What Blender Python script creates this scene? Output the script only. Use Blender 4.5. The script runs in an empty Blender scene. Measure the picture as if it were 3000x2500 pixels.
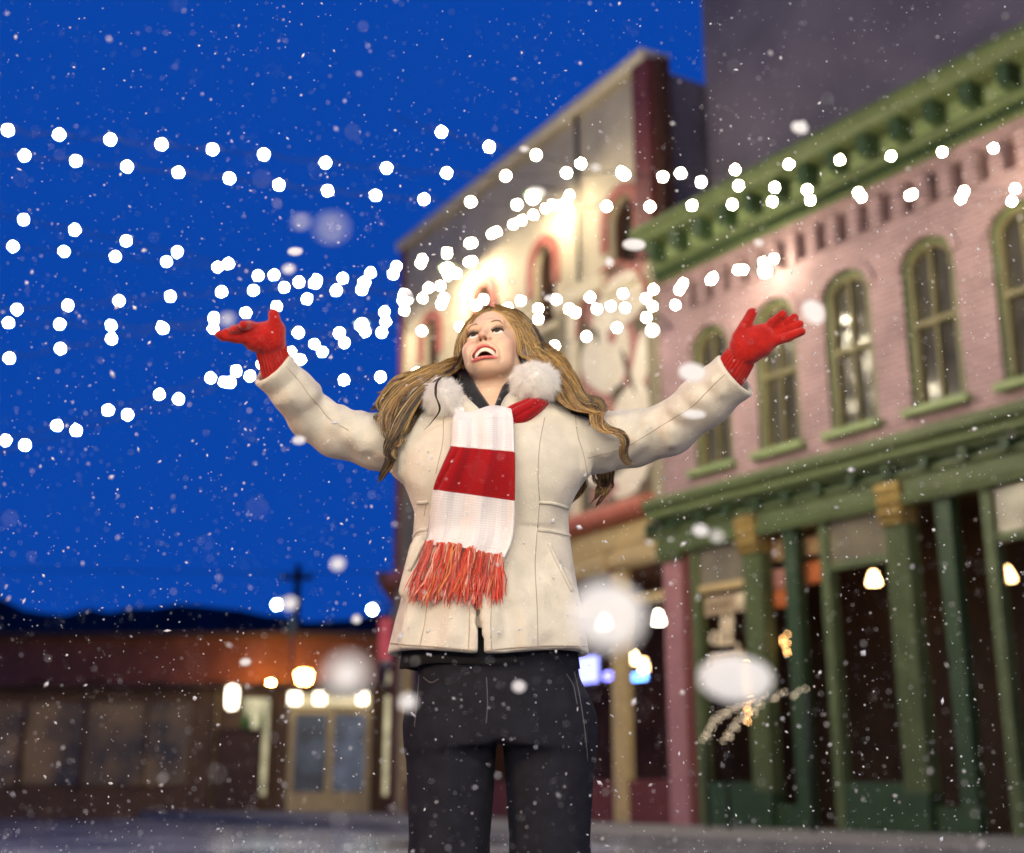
import bpy, bmesh, math, random
import numpy as np
from mathutils import Vector, Matrix
random.seed(7); RNG = np.random.default_rng(11)
sc = bpy.context.scene
COL = sc.collection
# ------------------------------------------------------------------ camera
F = 3770.0; TILT = math.radians(15.6); CAMZ = 0.62
cam = bpy.data.cameras.new('camera'); camo = bpy.data.objects.new('camera', cam); COL.objects.link(camo)
camo.location = (0, 0, CAMZ); camo.rotation_euler = (math.pi / 2 + TILT, 0, 0)
cam.sensor_width = 36; cam.lens = 36 * F / 3000; cam.clip_end = 3000; cam.clip_start = .05
cam.dof.use_dof = True; cam.dof.focus_distance = 2.80; cam.dof.aperture_fstop = cam.lens / 1000 / .024
sc.camera = camo
# ------------------------------------------------------------------ dusk sky
w = bpy.data.worlds.new('World'); sc.world = w; w.use_nodes = True
wt = w.node_tree; wt.nodes.clear()
sky = wt.nodes.new('ShaderNodeTexSky'); sky.sky_type = 'NISHITA'; sky.sun_disc = False
sky.sun_elevation = math.radians(-5.0); sky.sun_rotation = math.radians(200); sky.ozone_density = 4.0
mixc = wt.nodes.new('ShaderNodeMix'); mixc.data_type = 'RGBA'; mixc.inputs[0].default_value = .80
tint = wt.nodes.new('ShaderNodeMix'); tint.data_type = 'RGBA'; tint.blend_type = 'MULTIPLY'; tint.inputs[0].default_value = 1
tint.inputs[7].default_value = (4.0, 9.0, 26.0, 1)
bg = wt.nodes.new('ShaderNodeBackground'); wo = wt.nodes.new('ShaderNodeOutputWorld')
wt.links.new(sky.outputs[0], tint.inputs[6]); wt.links.new(tint.outputs[2], mixc.inputs[6])
mixc.inputs[7].default_value = (.038, .61, 4.05, 1)
wt.links.new(mixc.outputs[2], bg.inputs[0]); bg.inputs[1].default_value = .12
wt.links.new(bg.outputs[0], wo.inputs[0])
# ------------------------------------------------------------------ exposure
sc.view_settings.view_transform = 'Standard'; sc.view_settings.look = 'None'
sc.view_settings.exposure = 0.0; sc.view_settings.gamma = 1
sc.cycles.use_denoising = True; sc.cycles.sample_clamp_indirect = 4; sc.cycles.max_bounces = 8
sc.cycles.use_light_tree = True; sc.cycles.caustics_reflective = False; sc.cycles.caustics_refractive = False
BULB_L = 500.0          # radiance of a string-light bulb
WARM = (1.0, .86, .62)
# ------------------------------------------------------------------ helpers
CT, ST = math.cos(TILT), math.sin(TILT)
def at(px, py, Y):
    u = px - 1500; v = 1250 - py
    r = np.array([u, F * CT - v * ST, F * ST + v * CT])
    return np.array([0, 0, CAMZ]) + r * (Y / r[1])
def V(px, py, Y): return Vector(at(px, py, Y))
PXM = 2.9 / F            # metres per photo pixel at the woman
def tag(o, label=None, cat=None, group=None, kind=None):
    if label: o['label'] = label
    if cat: o['category'] = cat
    if group: o['group'] = group
    if kind: o['kind'] = kind
    return o
def empty(name, loc=(0, 0, 0), rz=0, **k):
    o = bpy.data.objects.new(name, None); COL.objects.link(o); o.location = loc; o.rotation_euler = (0, 0, rz)
    o.empty_display_size = .1
    return tag(o, **k)
def link(name, me, m=None, parent=None, smooth=False):
    if m is not None:
        for q in (m if isinstance(m, (list, tuple)) else [m]): me.materials.append(q)
    o = bpy.data.objects.new(name, me); COL.objects.link(o)
    if parent: o.parent = parent
    if smooth and len(me.polygons): me.polygons.foreach_set('use_smooth', [True] * len(me.polygons))
    return o
def from_np(name, v, faces, m=None, parent=None, smooth=True, attrs=None):
    """mesh from arrays; faces (N,k) all of one size or a list of such arrays"""
    fl = faces if isinstance(faces, list) else [faces]
    me = bpy.data.meshes.new(name); me.vertices.add(len(v)); me.vertices.foreach_set('co', np.asarray(v, np.float32).ravel())
    nl = sum(f.size for f in fl); nf = sum(len(f) for f in fl)
    me.loops.add(nl); me.polygons.add(nf)
    me.loops.foreach_set('vertex_index', np.concatenate([f.ravel() for f in fl]).astype(np.int32))
    sizes = np.concatenate([np.full(len(f), f.shape[1]) for f in fl]); st = np.concatenate([[0], np.cumsum(sizes)[:-1]])
    me.polygons.foreach_set('loop_start', st.astype(np.int32))
    me.update(calc_edges=True)
    for k, a in (attrs or {}).items():
        a = np.asarray(a, np.float32)
        if a.ndim == 1: me.attributes.new(k, 'FLOAT', 'POINT').data.foreach_set('value', a)
        else: me.attributes.new(k, 'FLOAT_COLOR', 'POINT').data.foreach_set('color', np.c_[a, np.ones(len(a), np.float32)].ravel())
    me.validate()
    return link(name, me, m, parent, smooth)
class MB:
    """collects boxes, tubes, lathes and prisms into one mesh"""
    def __init__(s): s.b = bmesh.new()
    def box(s, x0, x1, y0, y1, z0, z1, bev=0):
        vs = [s.b.verts.new((x, y, z)) for x in (x0, x1) for y in (y0, y1) for z in (z0, z1)]
        fs = [s.b.faces.new([vs[i] for i in q]) for q in ((0, 1, 3, 2), (4, 6, 7, 5), (0, 4, 5, 1), (2, 3, 7, 6), (0, 2, 6, 4), (1, 5, 7, 3))]
        if bev:
            es = list({e for f in fs for e in f.edges}); bmesh.ops.bevel(s.b, geom=es, offset=bev, segments=2, affect='EDGES', profile=.6)
        return s
    def extr(s, prof, x0, x1):
        """closed profile [(y,z)] extruded along x"""
        a = [s.b.verts.new((x0, y, z)) for y, z in prof]; c = [s.b.verts.new((x1, y, z)) for y, z in prof]; n = len(prof)
        for i in range(n): s.b.faces.new((a[i], a[(i + 1) % n], c[(i + 1) % n], c[i]))
        s.b.faces.new(a[::-1]); s.b.faces.new(c)
        return s
    def prism(s, pts, y0, y1):
        """outline [(x,z)] extruded along y"""
        a = [s.b.verts.new((x, y0, z)) for x, z in pts]; c = [s.b.verts.new((x, y1, z)) for x, z in pts]; n = len(pts)
        for i in range(n): s.b.faces.new((a[i], c[i], c[(i + 1) % n], a[(i + 1) % n]))
        s.b.faces.new(a); s.b.faces.new(c[::-1])
        return s
    def strip(s, inner, outer, y0, y1):
        """ring between two open polylines [(x,z)], extruded along y"""
        n = len(inner)
        g = [[s.b.verts.new((p[0], y, p[1])) for p in L] for L in (inner, outer) for y in (y0, y1)]
        i0, i1, o0, o1 = g
        for k in range(n - 1):
            for q in ((i0, o0), (o1, i1), (i1, i0), (o0, o1)):
                s.b.faces.new((q[0][k], q[0][k + 1], q[1][k + 1], q[1][k]))
        s.b.faces.new((i0[0], o0[0], o1[0], i1[0])); s.b.faces.new((i0[-1], i1[-1], o1[-1], o0[-1]))
        return s
    def lathe(s, prof, c=(0, 0, 0), n=20):
        """profile [(r,z)] turned about z"""
        rings = [[s.b.verts.new((c[0] + r * math.cos(6.28318 * k / n), c[1] + r * math.sin(6.28318 * k / n), c[2] + z)) for k in range(n)] for r, z in prof]
        for a, b in zip(rings, rings[1:]):
            for k in range(n): s.b.faces.new((a[k], a[(k + 1) % n], b[(k + 1) % n], b[k]))
        s.b.faces.new(rings[0][::-1]); s.b.faces.new(rings[-1])
        return s
    def tube(s, pts, r, n=8):
        pts = [Vector(p) for p in pts]; rr = r if isinstance(r, (list, tuple)) else [r] * len(pts); rings = []
        for i, p in enumerate(pts):
            t = (pts[min(i + 1, len(pts) - 1)] - pts[max(i - 1, 0)]).normalized()
            u = t.orthogonal().normalized() if i == 0 else (u - t * u.dot(t)).normalized()
            w_ = t.cross(u)
            rings.append([s.b.verts.new(p + (u * math.cos(6.28318 * k / n) + w_ * math.sin(6.28318 * k / n)) * rr[i]) for k in range(n)])
        for a, b in zip(rings, rings[1:]):
            for k in range(n): s.b.faces.new((a[k], a[(k + 1) % n], b[(k + 1) % n], b[k]))
        s.b.faces.new(rings[0][::-1]); s.b.faces.new(rings[-1])
        return s
    def ball(s, c, r, M=None, sub=2):
        m = Matrix.Translation(c) @ (M or Matrix()) @ Matrix.Diagonal((*((r,) * 3 if not isinstance(r, (tuple, list)) else r), 1))
        bmesh.ops.create_icosphere(s.b, subdivisions=sub, radius=1, matrix=m); return s
    def build(s, name, m, parent=None, smooth=False):
        me = bpy.data.meshes.new(name); bmesh.ops.recalc_face_normals(s.b, faces=s.b.faces); s.b.to_mesh(me); s.b.free()
        return link(name, me, m, parent, smooth)
def arc(cx, z0, hw, rise, n=14):
    """arch line from left springing to right springing"""
    return [(cx - hw * math.cos(math.pi * k / n), z0 + rise * math.sin(math.pi * k / n)) for k in range(n + 1)]
# ------------------------------------------------------------------ materials
MATS = {}
def mat(name, c, rough=.6, c2=None, scale=6, bump=0, bscale=40, spec=.3, metal=0, sheen=0, emit=None, es=0, coords='Object', stretch=None, detail=4, sss=0):
    m = bpy.data.materials.new(name); m.use_nodes = True; nt = m.node_tree; p = nt.nodes['Principled BSDF']
    p.inputs['Base Color'].default_value = (*c, 1); p.inputs['Roughness'].default_value = rough
    p.inputs['Specular IOR Level'].default_value = spec; p.inputs['Metallic'].default_value = metal
    if sheen: p.inputs['Sheen Weight'].default_value = sheen; p.inputs['Sheen Roughness'].default_value = .4
    if emit: p.inputs['Emission Color'].default_value = (*emit, 1); p.inputs['Emission Strength'].default_value = es
    tc = nt.nodes.new('ShaderNodeTexCoord'); src = tc.outputs[coords]
    if stretch:
        mp = nt.nodes.new('ShaderNodeMapping'); mp.inputs['Scale'].default_value = stretch; nt.links.new(src, mp.inputs[0]); src = mp.outputs[0]
    if c2:
        n = nt.nodes.new('ShaderNodeTexNoise'); n.inputs['Scale'].default_value = scale; n.inputs['Detail'].default_value = detail
        r = nt.nodes.new('ShaderNodeValToRGB'); r.color_ramp.elements[0].position = .36; r.color_ramp.elements[1].position = .66
        r.color_ramp.elements[0].color = (*c, 1); r.color_ramp.elements[1].color = (*c2, 1)
        nt.links.new(src, n.inputs['Vector']); nt.links.new(n.outputs[0], r.inputs[0]); nt.links.new(r.outputs[0], p.inputs['Base Color'])
    if bump:
        n = nt.nodes.new('ShaderNodeTexNoise'); n.inputs['Scale'].default_value = bscale; n.inputs['Detail'].default_value = 3
        b = nt.nodes.new('ShaderNodeBump'); b.inputs['Strength'].default_value = bump; b.inputs['Distance'].default_value = .004
        nt.links.new(src, n.inputs['Vector']); nt.links.new(n.outputs[0], b.inputs['Height']); nt.links.new(b.outputs[0], p.inputs['Normal'])
    MATS[name] = m
    return m
def attr_mat(name, attr, rough, spec=.3, sheen=0, bump=0, bscale=300, sss=0):
    m = mat(name, (.5, .5, .5), rough, spec=spec, sheen=sheen, bump=bump, bscale=bscale); nt = m.node_tree
    a = nt.nodes.new('ShaderNodeAttribute'); a.attribute_name = attr
    nt.links.new(a.outputs['Color'], nt.nodes['Principled BSDF'].inputs['Base Color'])
    if sss:
        p = nt.nodes['Principled BSDF']; p.inputs['Subsurface Weight'].default_value = sss
        p.inputs['Subsurface Radius'].default_value = (1, .35, .2); p.inputs['Subsurface Scale'].default_value = .006
    return m
def brick_mat(name, c1, c2, mortar, rough=.75, mix=.5):
    m = mat(name, c1, rough, bump=0); nt = m.node_tree; p = nt.nodes['Principled BSDF']
    tc = nt.nodes.new('ShaderNodeTexCoord'); sp = nt.nodes.new('ShaderNodeSeparateXYZ'); cb = nt.nodes.new('ShaderNodeCombineXYZ')
    nt.links.new(tc.outputs['Object'], sp.inputs[0]); nt.links.new(sp.outputs[0], cb.inputs[0]); nt.links.new(sp.outputs[2], cb.inputs[1])
    br = nt.nodes.new('ShaderNodeTexBrick'); br.inputs['Scale'].default_value = 1; br.inputs['Brick Width'].default_value = .2; br.inputs['Row Height'].default_value = .068
    br.inputs['Mortar Size'].default_value = .007; br.inputs['Color1'].default_value = (*c1, 1); br.inputs['Color2'].default_value = (*c2, 1); br.inputs['Mortar'].default_value = (*mortar, 1)
    nt.links.new(cb.outputs[0], br.inputs['Vector'])
    n = nt.nodes.new('ShaderNodeTexNoise'); n.inputs['Scale'].default_value = 1.3; n.inputs['Detail'].default_value = 5; nt.links.new(tc.outputs['Object'], n.inputs['Vector'])
    mx = nt.nodes.new('ShaderNodeMix'); mx.data_type = 'RGBA'; mx.blend_type = 'OVERLAY'; mx.inputs[0].default_value = mix
    nt.links.new(br.outputs[0], mx.inputs[6]); nt.links.new(n.outputs[0], mx.inputs[7]); nt.links.new(mx.outputs[2], p.inputs['Base Color'])
    b = nt.nodes.new('ShaderNodeBump'); b.inputs['Strength'].default_value = .5; b.inputs['Distance'].default_value = .01; b.invert = True
    nt.links.new(br.outputs[1], b.inputs['Height']); nt.links.new(b.outputs[0], p.inputs['Normal'])
    return m
def glow(name, c, s, vary=0, scale=1.5):
    m = mat(name, (.05, .05, .05) if s < 4 else (.8, .8, .8), .4, emit=c, es=s)
    if vary:
        nt = m.node_tree; n = nt.nodes.new('ShaderNodeTexNoise'); n.inputs['Scale'].default_value = scale; n.inputs['Detail'].default_value = 3; r = nt.nodes.new('ShaderNodeValToRGB')
        r.color_ramp.elements[0].position = .38; r.color_ramp.elements[1].position = .64; r.color_ramp.elements[0].color = (*[q * vary for q in c], 1); r.color_ramp.elements[1].color = (*c, 1)
        tc = nt.nodes.new('ShaderNodeTexCoord'); nt.links.new(tc.outputs['Object'], n.inputs['Vector']); nt.links.new(n.outputs[0], r.inputs[0]); nt.links.new(r.outputs[0], nt.nodes['Principled BSDF'].inputs['Emission Color'])
    return m
pink = brick_mat('pink_painted_brick', (.36, .235, .235), (.28, .18, .185), (.12, .078, .08))
darkbrick = brick_mat('raw_red_brick', (.13, .05, .035), (.10, .04, .03), (.12, .08, .06))
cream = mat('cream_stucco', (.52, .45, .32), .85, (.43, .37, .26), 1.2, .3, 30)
creamlt = mat('pale_cream_paint', (.66, .58, .42), .7, (.58, .50, .36), 3)
ochre = mat('ochre_paint', (.50, .37, .17), .6, (.42, .31, .15), 4)
redhood = mat('red_painted_brick', (.34, .10, .075), .7, (.26, .075, .055), 8)
maroon = mat('maroon_paint', (.15, .04, .035), .6, (.11, .03, .028), 5)
redband = mat('salmon_red_paint', (.44, .14, .09), .55, (.36, .11, .07), 5)
grn = mat('sage_green_paint', (.092, .118, .048), .55, (.07, .09, .036), 4)
grnlt = mat('pale_green_paint', (.22, .275, .12), .55, (.18, .23, .10), 4)
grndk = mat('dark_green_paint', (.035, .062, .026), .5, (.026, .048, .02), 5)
gold = mat('gilded_plaster', (.42, .29, .09), .45, (.2, .13, .04), 25, .8, 60, metal=.3)
rosep = mat('dusty_rose_paint', (.36, .17, .17), .6, (.31, .145, .145), 4)
slate = mat('grey_plaster', (.17, .145, .175), .85, (.115, .10, .125), .9)
woodd = mat('dark_wood', (.07, .032, .018), .5, (.045, .02, .012), 7)
glassd = mat('dark_window_glass', (.022, .018, .014), .08, spec=.6)
glasst = mat('curtained_glass', (.20, .17, .10), .12, (.13, .11, .07), 3, spec=.5)
glassu = mat('dim_upper_glass', (.075, .066, .042), .10, (.035, .03, .02), 2.0, spec=.5)
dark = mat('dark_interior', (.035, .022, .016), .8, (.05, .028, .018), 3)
metald = mat('dark_metal', (.03, .03, .032), .45, metal=.6)
def clear_glass():
    m = bpy.data.materials.new('shop_glass'); m.use_nodes = True; nt = m.node_tree; nt.nodes.remove(nt.nodes['Principled BSDF'])
    t = nt.nodes.new('ShaderNodeBsdfTransparent'); g = nt.nodes.new('ShaderNodeBsdfGlossy'); g.inputs['Roughness'].default_value = .02
    f = nt.nodes.new('ShaderNodeLayerWeight'); f.inputs[0].default_value = .12; mx = nt.nodes.new('ShaderNodeMixShader')
    mt = nt.nodes.new('ShaderNodeMath'); mt.operation = 'MULTIPLY'; mt.inputs[1].default_value = .10; nt.links.new(f.outputs['Fresnel'], mt.inputs[0])
    nt.links.new(mt.outputs[0], mx.inputs[0]); nt.links.new(t.outputs[0], mx.inputs[1]); nt.links.new(g.outputs[0], mx.inputs[2])
    nt.links.new(mx.outputs[0], nt.nodes['Material Output'].inputs[0]); return m
shopglass = clear_glass()
bulbm = glow('warm_bulb_glow', (1.0, .88, .62), BULB_L)
# ------------------------------------------------------------------ ground
def sheet(name, pts, z, m, kind='structure'):
    b = bmesh.new(); b.faces.new([b.verts.new((x, y, z)) for x, y in pts]); me = bpy.data.meshes.new(name); b.to_mesh(me); b.free()
    return tag(link(name, me, m), kind=kind)
asph = mat('wet_asphalt', (.035, .035, .04), .25, (.30, .30, .33), .55, .5, 40, detail=9)
sheet('ground', [(-600, -600), (600, -600), (600, 900), (-600, 900)], 0, asph)
P0 = Vector((1.98, 18, 0)); RZP = math.atan2(-.821, .571); RZC = math.atan2(-.859, .511)
# pavement in front of the storefronts, a real kerb step
pavm = mat('pavement_stone', (.16, .15, .14), .7, (.22, .21, .2), 4, .3, 30)
pv = MB().box(-22, 14, -2.6, .35, 0, .13).build('pavement', pavm); pv.location = P0; pv.rotation_euler = (0, 0, RZP); tag(pv, kind='structure')
# far dark ridge closing the street
rb = bmesh.new(); prev = None; rr = random.Random(3)
for k in range(121):
    x = -160 + k * 2.7; h = 21.2 + .8 * math.sin(k * .21) + .9 * math.sin(k * .57 + 1) + rr.uniform(-.6, .6)
    col = [rb.verts.new((x, 150, 0)), rb.verts.new((x, 150 + 3, h * .55)), rb.verts.new((x, 158, h)), rb.verts.new((x, 200, h * .9))]
    if prev:
        for i in range(3): rb.faces.new((prev[i], col[i], col[i + 1], prev[i + 1]))
    prev = col
me = bpy.data.meshes.new('hills'); rb.to_mesh(me); rb.free()
tag(link('hills', me, mat('dusk_wooded_hill', (.022, .024, .03), .9, (.012, .014, .018), .25), smooth=True), kind='structure')
# ------------------------------------------------------------------ facades (local x along the wall, -y towards the street)
def wall(name, x0, x1, z0, z1, ops, m, parent, depth=.2, y=0, ends=.3):
    b = bmesh.new()
    def poly(*p): b.faces.new([b.verts.new(q) for q in p])
    xs = sorted({x0, x1} | {v for o in ops for v in (o[0] - o[1], o[0] + o[1])}); zs = sorted({z0, z1} | {v for o in ops for v in (o[2], o[3])})
    for a, c in zip(xs, xs[1:]):
        for d, e in zip(zs, zs[1:]):
            mx, mz = (a + c) / 2, (d + e) / 2
            if any(abs(mx - o[0]) < o[1] and o[2] < mz < o[3] for o in ops): continue
            poly((a, y, d), (c, y, d), (c, y, e), (a, y, e))
    Y = y + depth
    for cx, hw, zb, zt, rise in ops:
        L = [(cx - hw, zb)] + arc(cx, zt - rise, hw, rise) + [(cx + hw, zb)]
        for p, q in zip(L, L[1:]): poly((p[0], y, p[1]), (p[0], Y, p[1]), (q[0], Y, q[1]), (q[0], y, q[1]))
        poly((cx - hw, y, zb), (cx + hw, y, zb), (cx + hw, Y, zb), (cx - hw, Y, zb))
        A = arc(cx, zt - rise, hw, rise); h = len(A) // 2
        for p, q in zip(A[:h], A[1:h + 1]): poly((cx - hw, y, zt), (p[0], y, p[1]), (q[0], y, q[1]))
        for p, q in zip(A[h:], A[h + 1:]): poly((cx + hw, y, zt), (p[0], y, p[1]), (q[0], y, q[1]))
    for x in (x0, x1): poly((x, y, z0), (x, y + ends, z0), (x, y + ends, z1), (x, y, z1))
    me = bpy.data.meshes.new(name); b.to_mesh(me); b.free()
    return link(name, me, m, parent)
def window(parent, cx, hw, zb, zt, rise, frame_m, pane_m, y=.10, sill_m=None, bars=1, sillw=.12, fw=.06, sash_m=None):
    """a window part of a facade: frame mesh with pane and sill as sub-parts"""
    f = MB(); fw_ = fw
    outer = [(cx - hw, zb)] + arc(cx, zt - rise, hw, rise) + [(cx + hw, zb)]
    inner = [(cx - hw + fw_, zb + fw_)] + arc(cx, zt - rise, hw - fw_, max(rise - fw_, .01)) + [(cx + hw - fw_, zb + fw_)]
    f.strip(inner, outer, y - .05, y + .05)
    f.box(cx - hw, cx + hw, y - .049, y + .049, zb, zb + fw_)
    o = f.build('window', frame_m, parent); f = MB()
    zm = zb + (zt - zb) * .5
    f.box(cx - hw + fw_, cx + hw - fw_, y - .035, y + .04, zm - .03, zm + .03)
    for k in range(bars):
        x = cx - hw + 2 * hw * (k + 1) / (bars + 1); f.box(x - .014, x + .014, y - .02, y + .03, zb + fw_, zt - .05)
    g2 = fw_ + .045
    f.strip([(cx - hw + g2, zb + g2)] + arc(cx, zt - rise, hw - g2, max(rise - g2, .01)) + [(cx + hw - g2, zb + g2)], [(cx - hw + fw_ + .001, zb + fw_)] + arc(cx, zt - rise, hw - fw_ - .001, max(rise - fw_ - .001, .01)) + [(cx + hw - fw_ - .001, zb + fw_)], y - .03, y + .042)
    f.build('sash', sash_m or frame_m, o)
    MB().prism([(cx - hw + .02, zb + .02)] + arc(cx, zt - rise, hw - .02, rise - .02) + [(cx + hw - .02, zb + .02)], y + .045, y + .06).build('pane', pane_m, o)
    if sill_m: MB().box(cx - hw - .07, cx + hw + .07, -sillw, .05, zb - .09, zb, .012).build('sill', sill_m, o)
    return o
# ---- the pink brick building with green cornices
pb = empty('storefront_building', P0, RZP, label='pink brick building with green cornices and arched windows at the right', cat='building')
XE = 9.4
wins = [1.33 + 1.215 * k for k in range(7)]
slots = [1.06 + .342 * k for k in range(24)]
wall('wall', 0, XE, 4.50, 7.74, [(x, .37, 4.78, 6.80, .30) for x in wins] + [(x, .072, 7.18, 7.58, .07) for x in slots], pink, pb, .16)
MB().box(.05, XE - .05, .163, .24, 7.1, 7.7).build('niche_backing', darkbrick, pb)
MB().box(.02, XE - .02, .25, 6, 4.2, 8.35).build('roof', slate, pb)
for x in wins:
    window(pb, x, .37, 4.78, 6.80, .30, grn, glassu, .09, grnlt, 1, .13, .06, mat('tan_sash_paint', (.19, .165, .08), .55, (.15, .13, .065), 5) if 'tan_sash_paint' not in MATS else MATS['tan_sash_paint'])
    MB().strip(arc(x, 6.5, .375, .305), arc(x, 6.5, .47, .41), -.035, .05).build('arch_hood', pink, pb)
# corbel course under the cornice, one small pier between niches
cb_ = MB()
for x in slots: cb_.box(x + .09, x + .25, -.03, .02, 7.16, 7.62)
cb_.box(0.01, XE - .01, -.045, .02, 7.63, 7.71); cb_.build('corbel_course', pink, pb)
# upper cornice with brackets
MB().extr([(-.02, 7.70), (-.10, 7.72), (-.12, 7.83), (-.2, 7.86), (-.22, 7.92), (-.22, 8.17), (-.50, 8.2), (-.55, 8.29), (-.62, 8.33), (-.62, 8.41), (.2, 8.5), (.2, 7.70)], .40, XE).build('upper_cornice', grn, pb)
dn = MB()
k = .42
while k < XE: dn.box(k, k + .035, -.175, -.10, 7.75, 7.825); k += .07
dn.build('dentil_course', grndk, pb)
k = .62
while k < XE:
    MB().prism([(k, 7.93), (k + .12, 7.93), (k + .14, 8.178), (k - .02, 8.178)], -.46, -.21).build('bracket', grndk, pb)
    MB().prism([(k + .17, 7.96), (k + .44, 7.96), (k + .44, 8.15), (k + .17, 8.15)], -.245, -.21).build('cornice_panel', grnlt, pb)  # paler green stands in for light falling on these panels
    k += .484
# lower cornice over the shop front
MB().extr([(.05, 4.16), (-.12, 4.16), (-.13, 4.25), (-.30, 4.29), (-.36, 4.35), (-.36, 4.42), (-.28, 4.48), (.05, 4.58)], .20, XE).build('lower_cornice', grn, pb)
dn = MB(); k = .22
while k < XE: dn.box(k, k + .03, -.27, -.12, 4.215, 4.282); k += .058
dn.build('lower_dentils', grnlt, pb)
MB().extr([(.08, 3.70), (-.10, 3.70), (-.12, 3.78), (-.08, 3.82), (-.08, 3.98), (-.13, 4.02), (-.13, 4.06), (.08, 4.06)], .0, XE).build('frieze', grn, pb)
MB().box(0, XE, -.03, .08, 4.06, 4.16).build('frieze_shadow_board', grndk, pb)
k = .1
while k < XE:
    MB().box(k, k + .09, -.20, -.04, 4.03, 4.158).build('modillion', grndk, pb); k += .52
# ground floor supports
def shaft(x0, x1, z0, z1, m, y0=-.06):
    f = MB(); f.box(x0, x1, y0 + .03, .16, z0, z1)
    n = 5; w_ = (x1 - x0) / n
    for i in range(n): f.tube([(x0 + w_ * (i + .5), y0 + .03, z0 + .05), (x0 + w_ * (i + .5), y0 + .03, z1 - .02)], w_ * .36, 10)
    return f.build('fluted_column', m, pb)
MB().box(.27, .62, -.05, .2, .13, 3.60, .01).build('pilaster', rosep, pb)
MB().extr([(.2, 3.6), (-.08, 3.6), (-.12, 3.68), (-.12, 3.699), (.2, 3.699)], .24, .65).build('pilaster_cap', grn, pb)
bays = [0, 2.30, 4.60, 6.90]
for B in bays:
    MB().box(B + .79, B + .92, -.02, .14, .13, 3.70, .01).build('mullion', grn, pb)
    c_ = shaft(B + 1.80, B + 2.12, .55, 3.50, grn)
    MB().box(B + 1.77, B + 2.15, -.10, .16, .13, .55, .015).build('plinth', grndk, c_)
    cp = MB().extr([(.16, 3.5), (-.08, 3.5), (-.11, 3.55), (-.08, 3.6), (-.14, 3.86), (-.16, 3.9), (-.16, 3.96), (.16, 3.96)], B + 1.79, B + 2.13)
    for i in range(4):
        for j in range(2): cp.ball((B + 1.83 + .087 * i, -.13 + .0 * j, 3.64 + .13 * j), (.045, .035, .07), sub=1)
    cp.build('capital', gold, c_)
    MB().box(B + 2.50, B + 2.70, -.02, .14, .13, 3.70, .01).build('door_post', grndk, pb)
    MB().box(B + .92, B + 1.80, .0, .10, 3.11, 3.20).build('transom_rail', ochre if B == 0 else grn, pb)
    MB().box(B + .92, B + 1.80, .03, .05, 3.201, 3.699).build('transom_pane', glasst, pb)
    MB().box(B + .92, B + 1.80, .04, .055, .66, 3.109).build('shop_pane', shopglass, pb)
    MB().box(B + .92, B + 1.80, -.01, .13, .13, .66, .01).build('stall_riser', grndk, pb)
    MB().box(B + 2.12, B + 2.50, .05, .065, .40, 3.699).build('side_pane', shopglass, pb)
    MB().box(B + 2.12, B + 2.50, .0, .13, .13, .40, .01).build('stall_riser', grndk, pb)
MB().box(.62, .79, .02, .14, .13, 3.70).build('reveal_board', maroon, pb)
ir = MB()   # shop room behind the glass
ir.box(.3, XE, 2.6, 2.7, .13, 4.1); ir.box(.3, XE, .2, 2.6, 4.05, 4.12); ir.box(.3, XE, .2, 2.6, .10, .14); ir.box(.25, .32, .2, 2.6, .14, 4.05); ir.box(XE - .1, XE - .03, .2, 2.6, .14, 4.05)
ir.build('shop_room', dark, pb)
# signs and goods in the shop windows: things of their own
def pbw(x, y, z): return P0 + Matrix.Rotation(RZP, 3, 'Z') @ Vector((x, y, z))
def local_empty(name, x, y, z, **k): return empty(name, pbw(x, y, z), RZP, **k)
signm = mat('tan_sign_board', (.40, .30, .19), .6, (.34, .25, .15), 8)
ltrm = mat('cream_letter_paint', (.75, .62, .42), .5)
brn = mat('brown_letter_paint', (.12, .07, .04), .6)
sb = local_empty('window_sign', .93, .075, 2.80, label='narrow tan sign strip under the transom of the green shop window', cat='sign')
MB().box(.02, .84, 0, .012, .0, .26, .004).build('board', signm, sb)
lt = MB(); x = .08; q = random.Random(5)
for i in range(13):
    h = .055 + q.random() * .02
    lt.box(x, x + .008, -.004, -.001, .085, .085 + h); lt.box(x, x + .024, -.0045, -.0012, .085 + h * (.0 if i % 2 else .85), .085 + h * (.0 if i % 2 else .85) + .008)
    if i % 3: lt.box(x + .018, x + .025, -.0042, -.0011, .085, .085 + h)
    x += .034
lt.build('lettering', brn, sb)
MB().ball((.68, -.004, .15), (.075, .006, .085)).ball((.75, -.005, .18), (.05, .006, .06)).build('emblem', ltrm, sb, True)
# script lettering painted on the pane: two tall looped strokes over a row of rounded letters
lt = MB()
def stroke(pts, r=.022): lt.tube([(x, -.003, z) for x, z in pts], r, 6)
def loop(cx, cz, rx, rz, a0=0, a1=360, n=16): return [(cx + rx * math.cos(math.radians(a0 + (a1 - a0) * i / n)), cz + rz * math.sin(math.radians(a0 + (a1 - a0) * i / n))) for i in range(n + 1)]
stroke(loop(.16, .56, .07, .07)); stroke([(.24, .63), (.235, .52), (.26, .47)])
for cx in (.34, .47): stroke([(cx - .05, .44), (cx, .60), (cx + .035, .78), (cx + .0, .84), (cx - .035, .74), (cx - .02, .52), (cx + .03, .46)], .024)
stroke(loop(.13, .27, .06, .075)); stroke([(.19, .33), (.195, .16), (.15, .08), (.09, .12)])
stroke(loop(.28, .27, .055, .07)); stroke(loop(.41, .27, .055, .07)); stroke(loop(.53, .27, .05, .07)); stroke([(.585, .46), (.58, .24), (.61, .2)])
stroke([(.70, .34), (.65, .33), (.66, .27), (.70, .24), (.67, .19), (.62, .2)])
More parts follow.
